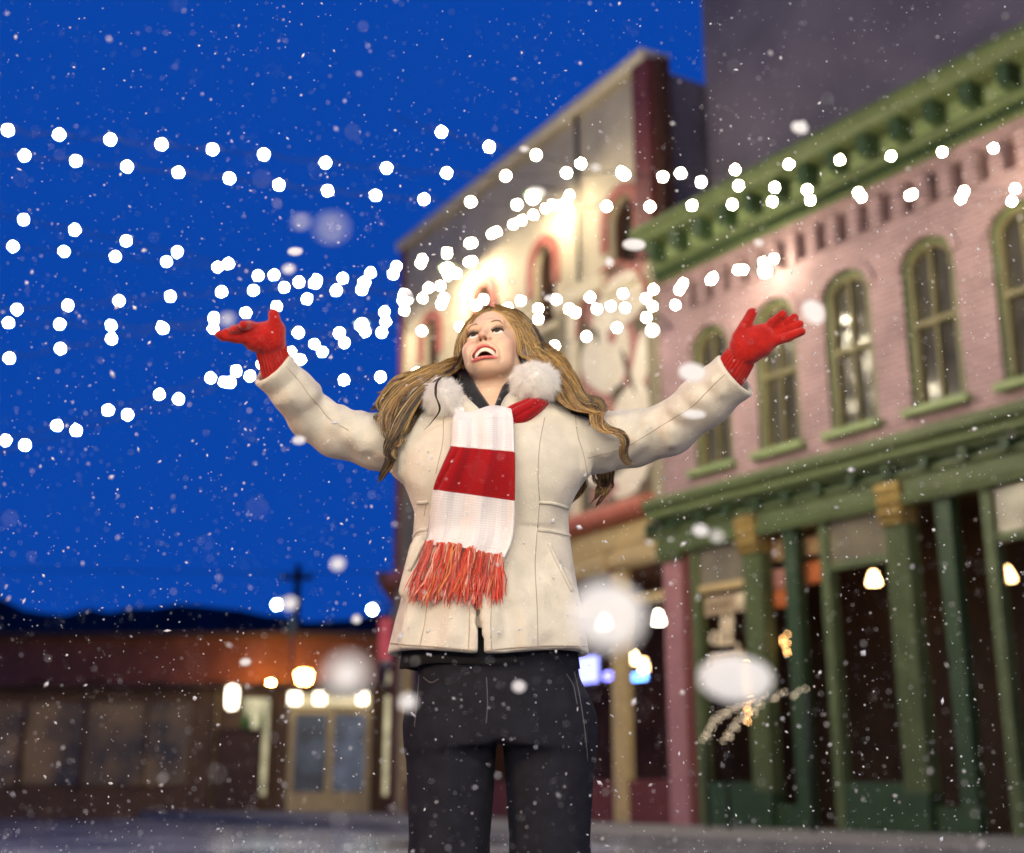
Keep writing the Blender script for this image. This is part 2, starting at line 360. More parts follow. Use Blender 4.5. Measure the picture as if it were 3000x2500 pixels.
o = lt.build('script_lettering', ltrm, local_empty('painted_window_lettering', 1.0, .036, 1.93, label='cream script lettering painted on the green shop window pane', cat='lettering'))
og = [mat('orange_cloth', (.55, .17, .05), .8, (.45, .12, .04), 12), mat('pink_patterned_cloth', (.45, .22, .18), .8, (.3, .13, .1), 45), mat('tan_cloth', (.42, .26, .13), .8, (.33, .2, .1), 9)]
CLOTH = ((2243, 2303, 1570, 1650, og[2], 'tan draped cloth at the top of the narrow window beside the gilded column'), (2248, 2302, 1665, 1730, og[1], 'pink patterned cloth in the narrow window beside the gilded column'),
         (2250, 2312, 1725, 1785, og[0], 'orange cloth hanging lowest in the narrow window beside the gilded column'), (2352, 2420, 1640, 1715, og[0], 'orange cloth in the window right of the dark door post'), (2350, 2440, 1560, 1632, og[2], 'tan cloth in the window right of the dark door post'))
# ---- the cream building with red arched windows
cb0 = empty('cream_building', P0, RZC, label='tall cream building with red arched windows and a large faded mural', cat='building')
cw = [(-7.0, .31), (-4.86, .31), (-2.80, .33), (-.52, .36)]
wall('wall', -8.2, .30, 8.02, 11.55, [(x, h, 8.02, 9.52, h) for x, h in cw], cream, cb0, .25)
MB().box(-8.18, .28, .26, 8, 4.4, 11.4).build('roof', slate, cb0)
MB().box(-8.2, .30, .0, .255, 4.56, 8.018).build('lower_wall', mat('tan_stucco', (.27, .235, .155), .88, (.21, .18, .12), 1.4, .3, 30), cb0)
MB().box(-8.34, -8.201, -.06, 8, 0, 11.5).build('corner_trim', maroon, cb0)
MB().extr([(-.10, 11.45), (-.16, 11.55), (-.16, 11.66), (.4, 11.70), (.4, 11.552), (-.02, 11.552)], -8.4, .3).build('coping', creamlt, cb0)
MB().box(.02, .42, -.14, .20, 8.2, 11.44).build('pilaster', maroon, cb0)
MB().box(.421, .55, -.02, .2, 8.2, 11.44).build('pilaster_return', woodd, cb0)
for x, h in cw:
    window(cb0, x, h, 8.02, 9.52, h, woodd, glassd, .17, creamlt, 1, .10, .05)
    MB().strip([(x - h - .004, 8.72)] + arc(x, 9.52 - h, h + .004, h + .004) + [(x + h + .004, 8.72)], [(x - h - .17, 8.72)] + arc(x, 9.52 - h, h + .17, h + .19) + [(x + h + .17, 8.72)], -.06, .24).build('arch_hood', redhood, cb0)
edges = [-8.19] + [v for x, h in cw for v in (x - h - .10, x + h + .10)] + [.0]
for a, b in zip(edges[::2], edges[1::2]):
    if b - a > .1: MB().extr([(.02, 8.10), (-.10, 8.14), (-.12, 8.36), (.02, 8.44)], a, b).build('string_course', creamlt, cb0)
MB().tube([(-1.62, -.09, 8.45), (-1.62, -.09, 11.4)], .032, 10).build('drainpipe', metald, cb0)
MB().box(-2.05, -1.78, -.05, .0, 4.6, 8.09).build('wall_pier', creamlt, cb0)
# faded mural: a plain abstract stand-in in the same pale, rose and grey colours
mm = mat('faded_mural_ground', (.15, .13, .085), .85, (.10, .085, .055), 2.2)
mo = MB().prism([(-1.74, 4.62)] + arc(-.84, 7.55, .90, .86, 20) + [(.06, 4.62)], -.012, -.003).build('mural', mm, cb0)
mpale = mat('mural_pale_paint', (.70, .64, .52), .85, (.62, .54, .42), 3); mrose = mat('mural_rose_paint', (.40, .20, .17), .85, (.33, .15, .13), 3); mgrey = mat('mural_umber_paint', (.10, .075, .05), .85)
def blob(px, py, w_, h_, rot, m, lay, seed):
    r_ = random.Random(seed); n = 26; t_, z_ = onp(px * 1.42857, py * 1.42857); k = [r_.uniform(0, 6.28) for _ in range(3)]; P = []
    for i in range(n):
        a = -2 * math.pi * i / n; q_ = 1 + .10 * math.sin(2 * a + k[0]) + .08 * math.sin(3 * a + k[1]); x, z = w_ / 2 * q_ * math.cos(a), h_ / 2 * q_ * math.sin(a); c, s_ = math.cos(rot), math.sin(rot)
        P.append((-t_ + (x * c - z * s_) * .0127, z_ + (x * s_ + z * c) * .0078))
    P = [(min(max(x, -1.73), .05), min(max(z, 4.63), 8.3)) for x, z in P]
    MB().prism(P, -.012 - .003 * lay, -.0135 - .003 * lay + .0035).build('mural_shape', m, mo)
def onp(px, py):
    d = V(px, py, 1.0) - Vector((0, 0, CAMZ)); D = Vector((-.511, .859)); n = Vector((-D.y, D.x)); k = Vector((P0.x, P0.y)).dot(n) / Vector((d.x, d.y)).dot(n); p = d * k
    return (Vector((p.x, p.y)) - Vector((P0.x, P0.y))).dot(D), p.z + CAMZ
for q_ in ((1272, 612, 138, 140, 0, mrose, 1), (1274, 620, 116, 122, 0, mpale, 2), (1250, 738, 118, 176, .1, mrose, 1), (1244, 734, 92, 160, .1, mpale, 3), (1318, 745, 58, 130, -.2, mrose, 2), (1318, 742, 38, 112, -.2, mpale, 4), (1290, 760, 9, 100, .25, mgrey, 5), (1226, 690, 9, 40, .1, mgrey, 4), (1258, 690, 20, 34, .2, mrose, 4), (1272, 800, 26, 22, .2, mgrey, 5),
           (1232, 840, 60, 70, .4, mrose, 2), (1300, 830, 70, 80, -.5, mpale, 3), (1345, 850, 50, 60, 0, mrose, 2), (1262, 900, 80, 70, .2, mpale, 3), (1320, 930, 70, 70, .5, mrose, 2), (1215, 960, 50, 70, 0, mpale, 2), (1290, 985, 90, 50, .3, mpale, 3), (1240, 1010, 60, 36, .3, mrose, 4), (1330, 1000, 24, 40, .4, mgrey, 4)): blob(*q_, int(q_[0]))
MB().strip(arc(-.84, 7.55, .90, .86, 20), arc(-.84, 7.55, .97, .93, 20), -.05, -.003).build('mural_border', redhood, mo)
# ground floor of the cream building
MB().extr([(.02, 4.30), (-.20, 4.32), (-.30, 4.40), (-.30, 4.52), (-.22, 4.60), (.02, 4.66)], -8.2, .08).build('shop_cornice', redband, cb0)
MB().extr([(.05, 3.96), (-.06, 3.96), (-.08, 4.02), (-.08, 4.24), (-.05, 4.299), (.05, 4.299)], -8.2, .06).build('fascia', ochre, cb0)
MB().extr([(.05, 3.66), (-.12, 3.68), (-.14, 3.76), (-.12, 3.90), (-.05, 3.959), (.05, 3.959)], -8.2, -1.02).build('lintel', ochre, cb0)
MB().extr([(.05, 3.66), (-.12, 3.68), (-.14, 3.76), (-.12, 3.90), (-.05, 3.959), (.05, 3.959)], -.90, .20).build('lintel', ochre, cb0)
MB().box(-1.02, -.90, -.05, .05, 3.62, 3.955).build('lintel_block', maroon, cb0)
for x in (-.84, -3.0, -5.2, -7.9):
    p = MB(); p.box(x - .17, x + .17, -.04, .10, .13, 3.655, .012); p.box(x - .07, x + .07, -.065, -.03, .3, 3.6, .008); p.build('shop_post', ochre, cb0)
for a, b in ((-.67, .25), (-2.83, -1.01), (-5.03, -3.17), (-7.73, -5.37)):
    MB().box(a, b, -.02, .06, 3.10, 3.24, .01).build('transom_bar', ochre, cb0)
    MB().box(a, b, .02, .035, .7, 3.099).build('shop_pane', shopglass, cb0)
    MB().box(a, b, -.02, .07, .13, .70, .01).build('stall_riser', maroon, cb0)
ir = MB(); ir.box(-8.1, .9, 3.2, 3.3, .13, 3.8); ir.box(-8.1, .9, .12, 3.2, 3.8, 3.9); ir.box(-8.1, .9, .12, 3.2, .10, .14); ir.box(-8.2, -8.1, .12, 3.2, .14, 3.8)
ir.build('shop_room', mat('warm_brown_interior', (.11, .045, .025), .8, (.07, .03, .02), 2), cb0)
# ---- grey neighbour rising behind the pink building
gb = empty('grey_building', P0, RZP, label='plain grey plastered building rising behind the green cornice', cat='building')
MB().box(.56, 13, .9, 9, 8.36, 13.8).build('wall', slate, gb)
MB().box(.50, 13, .78, 9, 13.81, 14.1, .03).build('coping', woodd, gb)
# ------------------------------------------------------------------ string lights
def mesh_only(mb, name, m, smooth=True):
    me = bpy.data.meshes.new(name); bmesh.ops.recalc_face_normals(mb.b, faces=mb.b.faces); mb.b.to_mesh(me); mb.b.free()
    for q in (m if isinstance(m, list) else [m]): me.materials.append(q)
    if smooth: me.polygons.foreach_set('use_smooth', [True] * len(me.polygons))
    return me
BR = .023
cabm = mat('black_cable', (.008, .008, .009), .8, spec=.1)
bulb_me = mesh_only(MB().lathe([(.006, .024), (.014, .019), (.020, .011), (BR, .001), (.0215, -.009), (.016, -.017), (.008, -.0215), (.001, -.023)], n=14), 'bulb', bulbm)
def string_light(pts, ya, yb, label, left=True, right=0, endl=None, endr=None):
    """pts: bulbs from one end to the other (photo pixels); the plan line runs straight from depth ya (x=600) to yb (x=2400)"""
    P = sorted(pts)
    iy = lambda x: 1 / (1 / ya + (1 / yb - 1 / ya) * (x - 600) / 1800)
    def ext(a, b, lim, sgn):
        out = []; dx, dy = a[0] - b[0], a[1] - b[1]; step = max(70, min(150, math.hypot(dx, dy))); n = math.hypot(dx, dy) or 1; sl = max(-.32, min(.32, dy / (dx or 1)))
        x, y = a
        while (x - lim) * sgn < 0: x += sgn * step; y += sgn * step * sl; sl *= .97; out.append((x, y))
        return out
    if left: P = ext(P[0], P[min(3, len(P) - 1)] if len(P) > 3 else P[-1], -30, -1)[::-1] + P if left is True else P
    if right: P = P + ext(P[-1], P[-3], 3030, 1)
    W = [at(x, y, iy(x)) for x, y in P]
    root = empty('string_light', W[0], label=label, cat='string light', group='strings of warm bulbs over the street')
    base = Vector(W[0])
    up = Vector((0, 0, .036))
    C = [Vector(p) - base + up for p in W]
    if len(C) > 1:
        L0 = C[0] + (C[0] - C[1]).normalized() * 5 if left else C[0] + (C[0] - C[1]).normalized() * .4
        R0 = C[-1] + (C[-1] - C[-2]).normalized() * (5 if right else .5)
        L = [L0] + C + [R0]; Q = []
        for a, b in zip(L, L[1:]):
            for t in (0, .25, .5, .75): Q.append(a.lerp(b, t) - Vector((0, 0, .05 * t * (1 - t) * 4)))
        Q.append(L[-1])
        cb = MB().tube(Q, .0035, 5)
        for p in C: cb.lathe([(.012, -.012), (.014, .0), (.012, .016), (.004, .022)], c=p, n=8)
        cb.build('cable', cabm, root, True)
    for p in W:
        o = bpy.data.objects.new('bulb', bulb_me); COL.objects.link(o); o.parent = root; o.location = Vector(p) - base
    return root
def r2(*p): return [(610 + x / 2.3596, 360 + y / 2.3596) for x, y in p]
def r3(*p): return [(1500 + x / 2.3596, 360 + y / 2.3596) for x, y in p]
def r4(*p): return [(610 + x / 2.967, 860 + y / 2.967) for x, y in p]
string_light(r2((1612, 65), (1942, 165)) + r3((167, 223), (476, 284), (778, 360), (1043, 375), (1308, 411), (1567, 435), (1817, 447), (2040, 463)), 8.6, 11,
             'string of warm bulbs entering at the top centre and crossing the tall cream wall', left=False, right=1)
string_light(r2((385, 220), (810, 277), (1233, 315), (1648, 348), (2057, 368)) + r3((377, 347), (757, 341), (1166, 350), (1543, 325), (1913, 288)), 9, 11.5,
             'topmost string of warm bulbs running right across the blue sky', right=1)
string_light(r2((147, 385), (488, 430), (825, 470), (1157, 503), (1491, 528), (1815, 547)) + r3((35, 567), (343, 572), (653, 578), (955, 580), (1243, 572), (1523, 567), (1800, 545), (2062, 535)), 9.5, 11.5,
             'long nearly level string of warm bulbs, third from the top', right=1)
string_light(r3((395, 500), (278, 567), (147, 637), (8, 703)) + r2((1960, 770), (1808, 832), (1650, 905), (1470, 972), (1277, 1046), (1085, 1105), (884, 1165), (683, 1218), (473, 1271), (260, 1315), (40, 1350)), 12, 23,
             'string of warm bulbs slanting from the upper wall lamp down to the left red glove')
string_light(r3((378, 548), (232, 592), (67, 675)) + r2((1995, 753), (1825, 832), (1650, 890), (1478, 945), (1302, 992), (1122, 1037), (930, 1076), (745, 1108), (525, 1138), (312, 1160), (92, 1168)), 12.5, 23,
             'string of warm bulbs from the upper wall lamp flattening out leftwards across the sky')
string_light(r2((1826, 958), (1717, 1043), (1604, 1128), (1482, 1213), (1356, 1296), (1226, 1374), (1086, 1447)) + r4((1185, 428), (992, 510), (800, 575), (470, 610), (243, 675), (188, 775)), 12, 26,
             'steep string of warm bulbs from the lower wall lamp down behind the left glove cuff')
string_light(r2((1800, 962), (1658, 1058), (1523, 1140), (1378, 1222), (1218, 1307), (1063, 1387), (905, 1458)) + r4((922, 442), (720, 510), (363, 718), (138, 772), (20, 735)), 13, 26,
             'second steep string of warm bulbs from the lower wall lamp, hanging left of the other')
string_light(r3((1812, 940), (1600, 1015), (1390, 1070), (1183, 1112), (978, 1152), (767, 1182), (540, 1207), (305, 1222), (60, 1230)) + [(1416, 878), (1300, 875), (1184, 862), (1060, 849), (985, 851), (921, 830), (876, 827), (803, 806), (669, 773)], 12, 16,
             'sagging string of warm bulbs from the pink wall niches past the top of her hair')
string_light(r3((1738, 963), (1562, 1018), (1372, 1088), (1157, 1155), (926, 1213), (683, 1267), (440, 1315), (182, 1358)) + [(1348, 957), (1236, 970), (1118, 975), (995, 976), (874, 975), (625, 962)], 12.5, 16,
             'sagging string of warm bulbs from the pink wall that passes behind her forehead')
string_light(r3((1130, 1260), (972, 1268), (783, 1280), (587, 1288), (395, 1286), (182, 1286)) + [(1487, 902), (1394, 895), (1293, 892), (1180, 880), (1065, 828), (927, 820), (756, 808), (638, 783)], 13, 15.5,
             'string of warm bulbs ending at the rose corner strip beside the mural')
string_light(r3((928, 1347), (725, 1415), (514, 1478)) + [(1625, 1014), (1221, 1093), (1115, 1105), (1008, 1114)], 12, 14, 'lowest string of warm bulbs, crossing the mural and passing behind her neck', left=False)
# more strings of the same bulbs hang over the street behind the photographer and light the scene
FR = .055
big_me = mesh_only(MB().lathe([(.01, .09), (.03, .06), (FR, .015), (FR, -.015), (.03, -.05), (.002, -.062)], n=12), 'bulb', glow('street_bulb_glow', (1, .89, .68), 520))
for i, (y0, z0, y1, z1, lb) in enumerate(((-.9, 4.3, .1, 4.3, 'string of large warm bulbs crossing just above the photographer'), (-2.6, 2.9, -2.2, 2.9, 'string of large warm bulbs behind the photographer'))):
    root = empty('string_light', (-4.5, y0, z0), label=lb, cat='string light', group='strings of warm bulbs over the street')
    Q = []
    for k in range(13):
        t = k / 12; p = Vector((9 * t, (y1 - y0) * t, (z1 - z0) * t - .6 * 4 * t * (1 - t))); Q.append(p)
        o = bpy.data.objects.new('bulb', big_me); COL.objects.link(o); o.parent = root; o.location = p - Vector((0, 0, .09))
    MB().tube(Q, .008, 5).build('cable', metald, root, True)
def inside(px, py, rz, depth):
    """facade-local (x, depth, z) of the point seen at a photo pixel, depth metres behind the facade plane"""
    n = Matrix.Rotation(rz, 3, 'Z') @ Vector((0, 1, 0)); t = Matrix.Rotation(rz, 3, 'Z') @ Vector((1, 0, 0)); o = P0 + n * depth; d = V(px, py, 1.0) - Vector((0, 0, CAMZ))
    k = (Vector((o.x, o.y, 0)).dot(n)) / (Vector((d.x, d.y, 0)).dot(n)); p = Vector((0, 0, CAMZ)) + d * k
    return (p - o).dot(t), depth, p.z
# an orange street lamp low at the left, out of the picture, that warms her left side
t = empty('street_lamp', (-4.6, 1.5, 0), label='orange street lamp standing outside the picture at the left', cat='street lamp')
MB().lathe([(.14, 0), (.12, .2), (.05, .3), (.04, 1.75), (.08, 1.8)], n=14).build('post', metald, t, True)
MB().lathe([(.08, 1.801), (.15, 1.9), (.17, 2.05), (.12, 2.15), (.02, 2.18)], n=18).build('globe', glow('sodium_glow', (1, .46, .10), 260), t, True)
# ------------------------------------------------------------------ wall lamps and lamps inside the shops
def wall_lamp(P, rz, x, z, label, L, c=WARM, r=.07, out=.42):
    t = empty('wall_lamp', P + Matrix.Rotation(rz, 3, 'Z') @ Vector((x, 0, z)), rz, label=label, cat='wall lamp', group='lamps on the building fronts')
    MB().tube([(0, -.01, .1), (0, -.18, .24), (0, -out, .2), (0, -out, .1)], .014, 8).build('bracket', metald, t, True)
    MB().lathe([(.02, .10), (.05, .09), (.13, .02), (.125, .015), (.05, .075)], c=(0, -out, 0), n=18).build('shade', grndk, t, True)
    MB().ball((0, -out, -.01), r * .8).build('bulb', glow('lamp_glow', c, L), t, True)
wall_lamp(P0, RZC, -2.02, 9.95, 'lamp high on the cream wall between two red arches', 1300, out=.7)
wall_lamp(P0, RZC, -5.02, 9.75, 'lamp on the cream wall above the arch behind her head', 2600, out=.7)
wall_lamp(P0, RZC, -7.9, 9.5, 'added lamp brightening the far corner of the cream wall', 1100, out=1.1)  # extra lamp, added to lift the dim left end of the wall
wall_lamp(P0, RZP, 2.78, 7.05, 'lamp on the pink wall under the dark niches at the right edge', 40, (1, .84, .78), out=.35)
wall_lamp(P0, RZP, .55, 6.9, 'lamp on the pink wall at the rose corner', 24, (1, .84, .78), out=.35)
for a_, b_, c_, d_, m, lb in CLOTH:
    p1, p2 = inside(a_, d_, RZP, .22), inside(b_, c_, RZP, .22); n = 16
    b = bmesh.new(); rows_ = [[b.verts.new(((p2[0] - p1[0]) * i / n, .03 * math.sin(i * 1.7) + .01 * math.sin(j), (p2[2] - p1[2]) * j / 4)) for i in range(n + 1)] for j in range(5)]
    for r0, r1 in zip(rows_, rows_[1:]):
        for i in range(n): b.faces.new((r0[i], r0[i + 1], r1[i + 1], r1[i]))
    me = bpy.data.meshes.new('hanging_cloth'); b.to_mesh(me); b.free(); o = link('hanging_cloth', me, m, smooth=True); o.location = P0 + Matrix.Rotation(RZP, 3, 'Z') @ Vector(p1); o.rotation_euler = (0, 0, RZP)
    so = o.modifiers.new('thick', 'SOLIDIFY'); so.thickness = .012; tag(o, lb, 'cloth')
def pendant(P, rz, x, y, z, label, L, c, r=.09, kind='pendant_lamp'):
    t = empty('pendant_lamp', P + Matrix.Rotation(rz, 3, 'Z') @ Vector((x, y, z)), rz, label=label, cat='pendant lamp', group='lamps inside the shops')
    MB().tube([(0, 0, .1), (0, 0, 3.78 - z)], .008, 6).build('cord', metald, t)
    MB().lathe([(.02, .12), (.04, .10), (r, -.03), (r * .95, -.06), (.02, -.07)], n=18).build('shade', glow('pendant_glow', c, L), t, True)
pendant(P0, RZC, *inside(1929, 1815, RZC, .5), 'white bell pendant lamp beside the rose pilaster', 22, (1, .95, .72))
pendant(P0, RZC, *inside(1772, 1828, RZC, .5), 'bright square pendant lamp inside the cream shop front left of its post', 22, (1, .92, .75), .11)
pendant(P0, RZC, *inside(1857, 1932, RZC, .9), 'small warm double lamp inside the cream shop front', 14, (1, .75, .38), .10)
pendant(P0, RZC, *inside(1887, 1953, RZC, .8), 'small orange lamp lowest inside the cream shop front', 12, (1, .6, .25), .07)
pendant(P0, RZP, *inside(2120, 2060, RZP, 1.2), 'amber lamp at the back of the shop with window lettering', 5, (1, .62, .28), .10)
pendant(P0, RZP, *inside(2340, 1610, RZP, 1.0), 'amber lamp at the back of the shop beside the gilded column', 30, (1, .55, .22), .10)
pendant(P0, RZP, *inside(2560, 1700, RZP, 1.4), 'amber lamp inside the second green shop window', 16, (1, .62, .28), .09)
pendant(P0, RZP, 4.6, 1.5, 3.0, 'amber lamp deep in the shop at the far right', 12, (1, .6, .25), .10)
def neon(P, rz, x, y, z, w_, h, label, c, L):
    t = empty('neon_sign', P + Matrix.Rotation(rz, 3, 'Z') @ Vector((x, y, z)), rz, label=label, cat='neon sign')
    MB().box(-w_ / 2 - .03, w_ / 2 + .03, .03, .05, -h / 2 - .03, h / 2 + .03).build('backing', metald, t)
    MB().tube([(-w_ / 2, 0, -h / 2), (-w_ / 2, 0, h / 2), (w_ / 2, 0, h / 2), (w_ / 2, 0, -h / 2), (-w_ / 2, 0, -h / 2)], .018, 8).build('tube', glow('neon_glow', c, L), t, True)
neon(P0, RZC, *inside(1872, 1983, RZC, .4), .34, .07, 'blue neon strip sign low in the cream shop front', (.12, .35, 1), 9)
neon(P0, RZC, *inside(1782, 1981, RZC, .4), .16, .08, 'small violet blue neon sign left of the cream shop post', (.2, .2, 1), 7)
t = empty('television', P0 + Matrix.Rotation(RZC, 3, 'Z') @ Vector(inside(1722, 1962, RZC, .7)), RZC, label='glowing blue white television screen behind the coat hem', cat='television')
MB().box(-.33, .33, 0, .05, -.24, .24, .01).build('casing', metald, t); MB().box(-.30, .30, -.004, -.001, -.21, .21).build('screen', glow('tv_glow', (.30, .32, 1), 3.2), t)
# amber fairy lights hanging in the shop windows
fl = glow('fairy_glow', (1, .50, .16), 30)
fairy_me = mesh_only(MB().ball((0, 0, 0), .011, sub=1), 'bulb', fl)
def fairy(P, rz, pts, label):
    t = empty('fairy_light', P + Matrix.Rotation(rz, 3, 'Z') @ Vector(pts[0]), rz, label=label, cat='fairy lights', group='amber fairy lights in the shop windows')
    L = [Vector(p) - Vector(pts[0]) for p in pts]
    MB().tube(L, .003, 4).build('wire', metald, t)
    for p in L:
        o = bpy.data.objects.new('bulb', fairy_me); COL.objects.link(o); o.parent = t; o.location = p
rq = random.Random(9)
def fl_pts(pts, d): return [inside(x, y, RZP, d) for x, y in pts]
z5 = lambda x, y: (1980 + x / 2.734, 1500 + y / 2.734)
fairy(P0, RZP, fl_pts([z5(*p) for p in ((898, 818), (905, 900), (895, 980), (855, 1020), (858, 1052), (890, 1050), (885, 1105), (893, 1130))], .2), 'amber fairy lights hanging beside the orange cloth in the narrow window')
fairy(P0, RZP, fl_pts([z5(*p) for p in ((565, 1215), (545, 1275), (590, 1330), (562, 1385), (560, 1420), (590, 1450), (570, 1520), (600, 1510), (568, 1570), (582, 1612), (575, 1680))], -.14), 'amber fairy lights trailing down the front of the fluted column')
fairy(P0, RZP, fl_pts([z5(*p) for p in ((1052, 1015), (1058, 1050), (1045, 1062))], .2), 'short strand of amber fairy lights right of the dark door post')
# a handrail wound with tiny lights in front of the green shop
hr = empty('light_wound_railing', pbw(2.35, -.9, .13), RZP, label='curved iron railing wound with tiny pale lights in front of the green shop', cat='railing')
A = [(-.45, 0, 0.0), (-.45, 0, 1.02), (-.25, 0, 1.25), (.1, 0, 1.38), (.5, 0, 1.46), (1.2, 0, 1.5), (1.2, 0, 0)]
MB().tube(A, .022, 8).tube([(-.1, 0, .0), (-.1, 0, 1.0), (.15, 0, 1.22), (.5, 0, 1.36)], .02, 8).build('rail', metald, hr, True)
tin = glow('tiny_light_glow', (1, .78, .52), 7); tm = mesh_only(MB().ball((0, 0, 0), .008, sub=1), 'tiny_bulb', tin)
for poly, n in ((A[1:6], 46), ([(-.1, 0, 1.0), (.15, 0, 1.22), (.5, 0, 1.36)], 22)):
    seg = [Vector(p) for p in poly]
    for k in range(n):
        u = k / (n - 1) * (len(seg) - 1); i = min(int(u), len(seg) - 2); p = seg[i].lerp(seg[i + 1], u - i)
        o = bpy.data.objects.new('tiny_bulb', tm); COL.objects.link(o); o.parent = hr; o.location = p + Vector((0, -.03 * math.cos(k * 1.3) - .012, .03 * math.sin(k * 1.3)))
# ------------------------------------------------------------------ far end of the street (left)
def bx(o0, px0, px1, py0, py1, Y, th, name, m, parent, dy=0):
    a = at(px0, py1, Y); b = at(px1, py0, Y); q = parent.location
    return MB().box(a[0] - q[0], b[0] - q[0], Y + dy - q[1], Y + dy + th - q[1], a[2] - q[2], b[2] - q[2]).build(name, m, parent)
def far(name, px, Y, **k): p = at(px, 1500, Y); return empty(name, (p[0], Y, 0), **k)
wh = far('brick_warehouse', 400, 42, label='dark brown brick warehouse across the end of the street', cat='building')
a = at(-500, 1838, 42); b = at(1112, 1838, 42)
whb = brick_mat('warehouse_brick', (.16, .06, .035), (.12, .045, .03), (.10, .07, .05))
wall('wall', a[0] - wh.location.x, b[0] - wh.location.x, 0, a[2] - .35, [(x, .5, 2.4, 3.9, .25) for x in np.arange(a[0] - wh.location.x + 1.2, b[0] - wh.location.x - 1, 1.9)], whb, wh, .2)
MB().box(a[0] - wh.location.x, b[0] - wh.location.x, .21, 8, 0, a[2] - .36).build('body', woodd, wh)
MB().extr([(-.4, a[2] - .35), (-.45, a[2] - .2), (4, a[2] + .15), (8.2, a[2] - .3), (8.2, a[2] - .36)], a[0] - wh.location.x - .3, b[0] - wh.location.x + .3).build('roof', mat('dark_roof_shingle', (.035, .03, .03), .85, (.05, .04, .04), 3), wh)
# low lit shops in front of it
sh = far('shop_row', 800, 27, label='low row of lit shops at the far left end of the street', cat='building')
def shp(px0, px1, py0, py1, name, m, dy, th=.08): return bx(None, px0, px1, py0, py1, 27, th, name, m, sh, dy)
ylw = glow('lit_sign_band', (1, .80, .42), .75, .7, 1.2); ylw2 = glow('lit_window_pale', (.95, .85, .50), .8, .35, 2.5); wht = glow('lit_lamp_white', (1, .90, .68), 7)
a = at(-400, 2018, 27); b = at(1168, 2018, 27); q = sh.location
MB().box(a[0] - q.x, b[0] - q.x, .05, 5, 0, a[2]).build('wall', mat('shop_row_wood', (.12, .065, .035), .7, (.09, .05, .03), 2), sh)
MB().box(a[0] - q.x - .2, b[0] - q.x + .1, -.35, 5.2, a[2] + .002, a[2] + .08).build('roof', woodd, sh)
shp(846, 1086, 2036, 2072, 'sign_band', ylw, -.10)
for x0, x1 in ((852, 884), (926, 956), (1052, 1078)): shp(x0, x1, 2032, 2064, 'band_lamp', wht, -.24)
shp(700, 790, 2046, 2330, 'lit_window', ylw2, -.02)
shp(-330, 560, 2060, 2300, 'lit_window', glow('lit_window_amber', (1, .55, .2), .07, .08, 1.2), -.02)
for x in (-120, 60, 240, 420): shp(x, x + 14, 2055, 2310, 'window_post', woodd, -.09)
shp(1122, 1162, 2040, 2330, 'lit_window', glow('lit_window_cream', (1, .88, .52), .9, .5, 2), -.02)
shp(618, 640, 2030, 2400, 'pier', ochre, -.12, .2)
shp(790, 806, 2030, 2400, 'pier', woodd, -.12, .2)
shp(1094, 1106, 2030, 2400, 'pier', woodd, -.12, .2)
f = shp(836, 1090, 2078, 2400, 'window_frame', ochre, -.03)
shp(858, 960, 2092, 2320, 'shop_pane', glow('dim_blue_window', (.16, .20, .26), .28, .25, 2), -.06, .02); shp(974, 1072, 2092, 2320, 'shop_pane', glow('dim_blue_window', (.20, .25, .36), .36, .25, 2), -.06, .02)
p = at(683, 2046, 26.5)
t = empty('wall_lantern', (p[0], 26.4, p[2]), label='tall white glowing wall lantern on the shop row at far left', cat='lantern')
MB().lathe([(.05, -.22), (.10, -.2), (.12, .0), (.11, .2), (.04, .24)], n=14).build('glass', wht, t, True); MB().box(-.03, .03, .05, .5, .2, .26).build('bracket', metald, t)
# green bottles standing in the lit window
btl = mat('green_bottle_glass', (.05, .12, .03), .2)
for k, (px, s_) in enumerate(((714, 1.0), (728, .8), (768, .9))):
    p = at(px, 2135, 26.85); o = MB().lathe([(.05, 0), (.055, .02), (.055, .22 * s_), (.02, .3 * s_), (.02, .4 * s_), (.001, .4 * s_)], n=12).build('bottle', btl, None, True); o.location = p
    tag(o, ('tall green bottle leftmost before the pale lit window', 'short green bottle in the middle before the pale lit window', 'green bottle rightmost before the pale lit window')[k], 'bottle')
    MB().box(-.3, .3, -.1, .15, 0, .1)
tt = far('display_ledge', 740, 26.85, label='narrow ledge under the pale lit window at the far left', cat='ledge')
p = at(740, 2135, 26.85); MB().box(-.5, .5, -.08, .1, p[2] - .04, p[2] - .001).build('board', woodd, tt); MB().box(-.45, .45, -.02, .06, 0, p[2] - .041).build('panel', woodd, tt)
# street lantern with an orange glow
p = at(891, 1988, 34)
t = empty('street_lamp', (p[0], 34, 0), label='street lantern with glowing orange globe before the brown warehouse', cat='street lamp')
MB().lathe([(.14, 0), (.12, .25), (.05, .35), (.04, p[2] - .25), (.09, p[2] - .18)], n=14).build('post', metald, t, True)
MB().lathe([(.09, p[2] - .17), (.17, p[2] - .05), (.21, p[2] + .12), (.16, p[2] + .17), (.02, p[2] + .2)], n=18).build('globe', glow('sodium_glow', (1, .42, .08), 160), t, True)
p = at(800, 2008, 41)
t = empty('wall_lamp', (p[0], 40.6, p[2]), label='orange lamp washing the lower wall of the brown warehouse', cat='wall lamp', group='lamps on the building fronts')
MB().ball((0, 0, 0), .09).build('bulb', glow('sodium_glow', (1, .40, .05), 1400), t, True); MB().tube([(0, .02, .08), (0, 1.38, .2)], .02).build('bracket', metald, t)
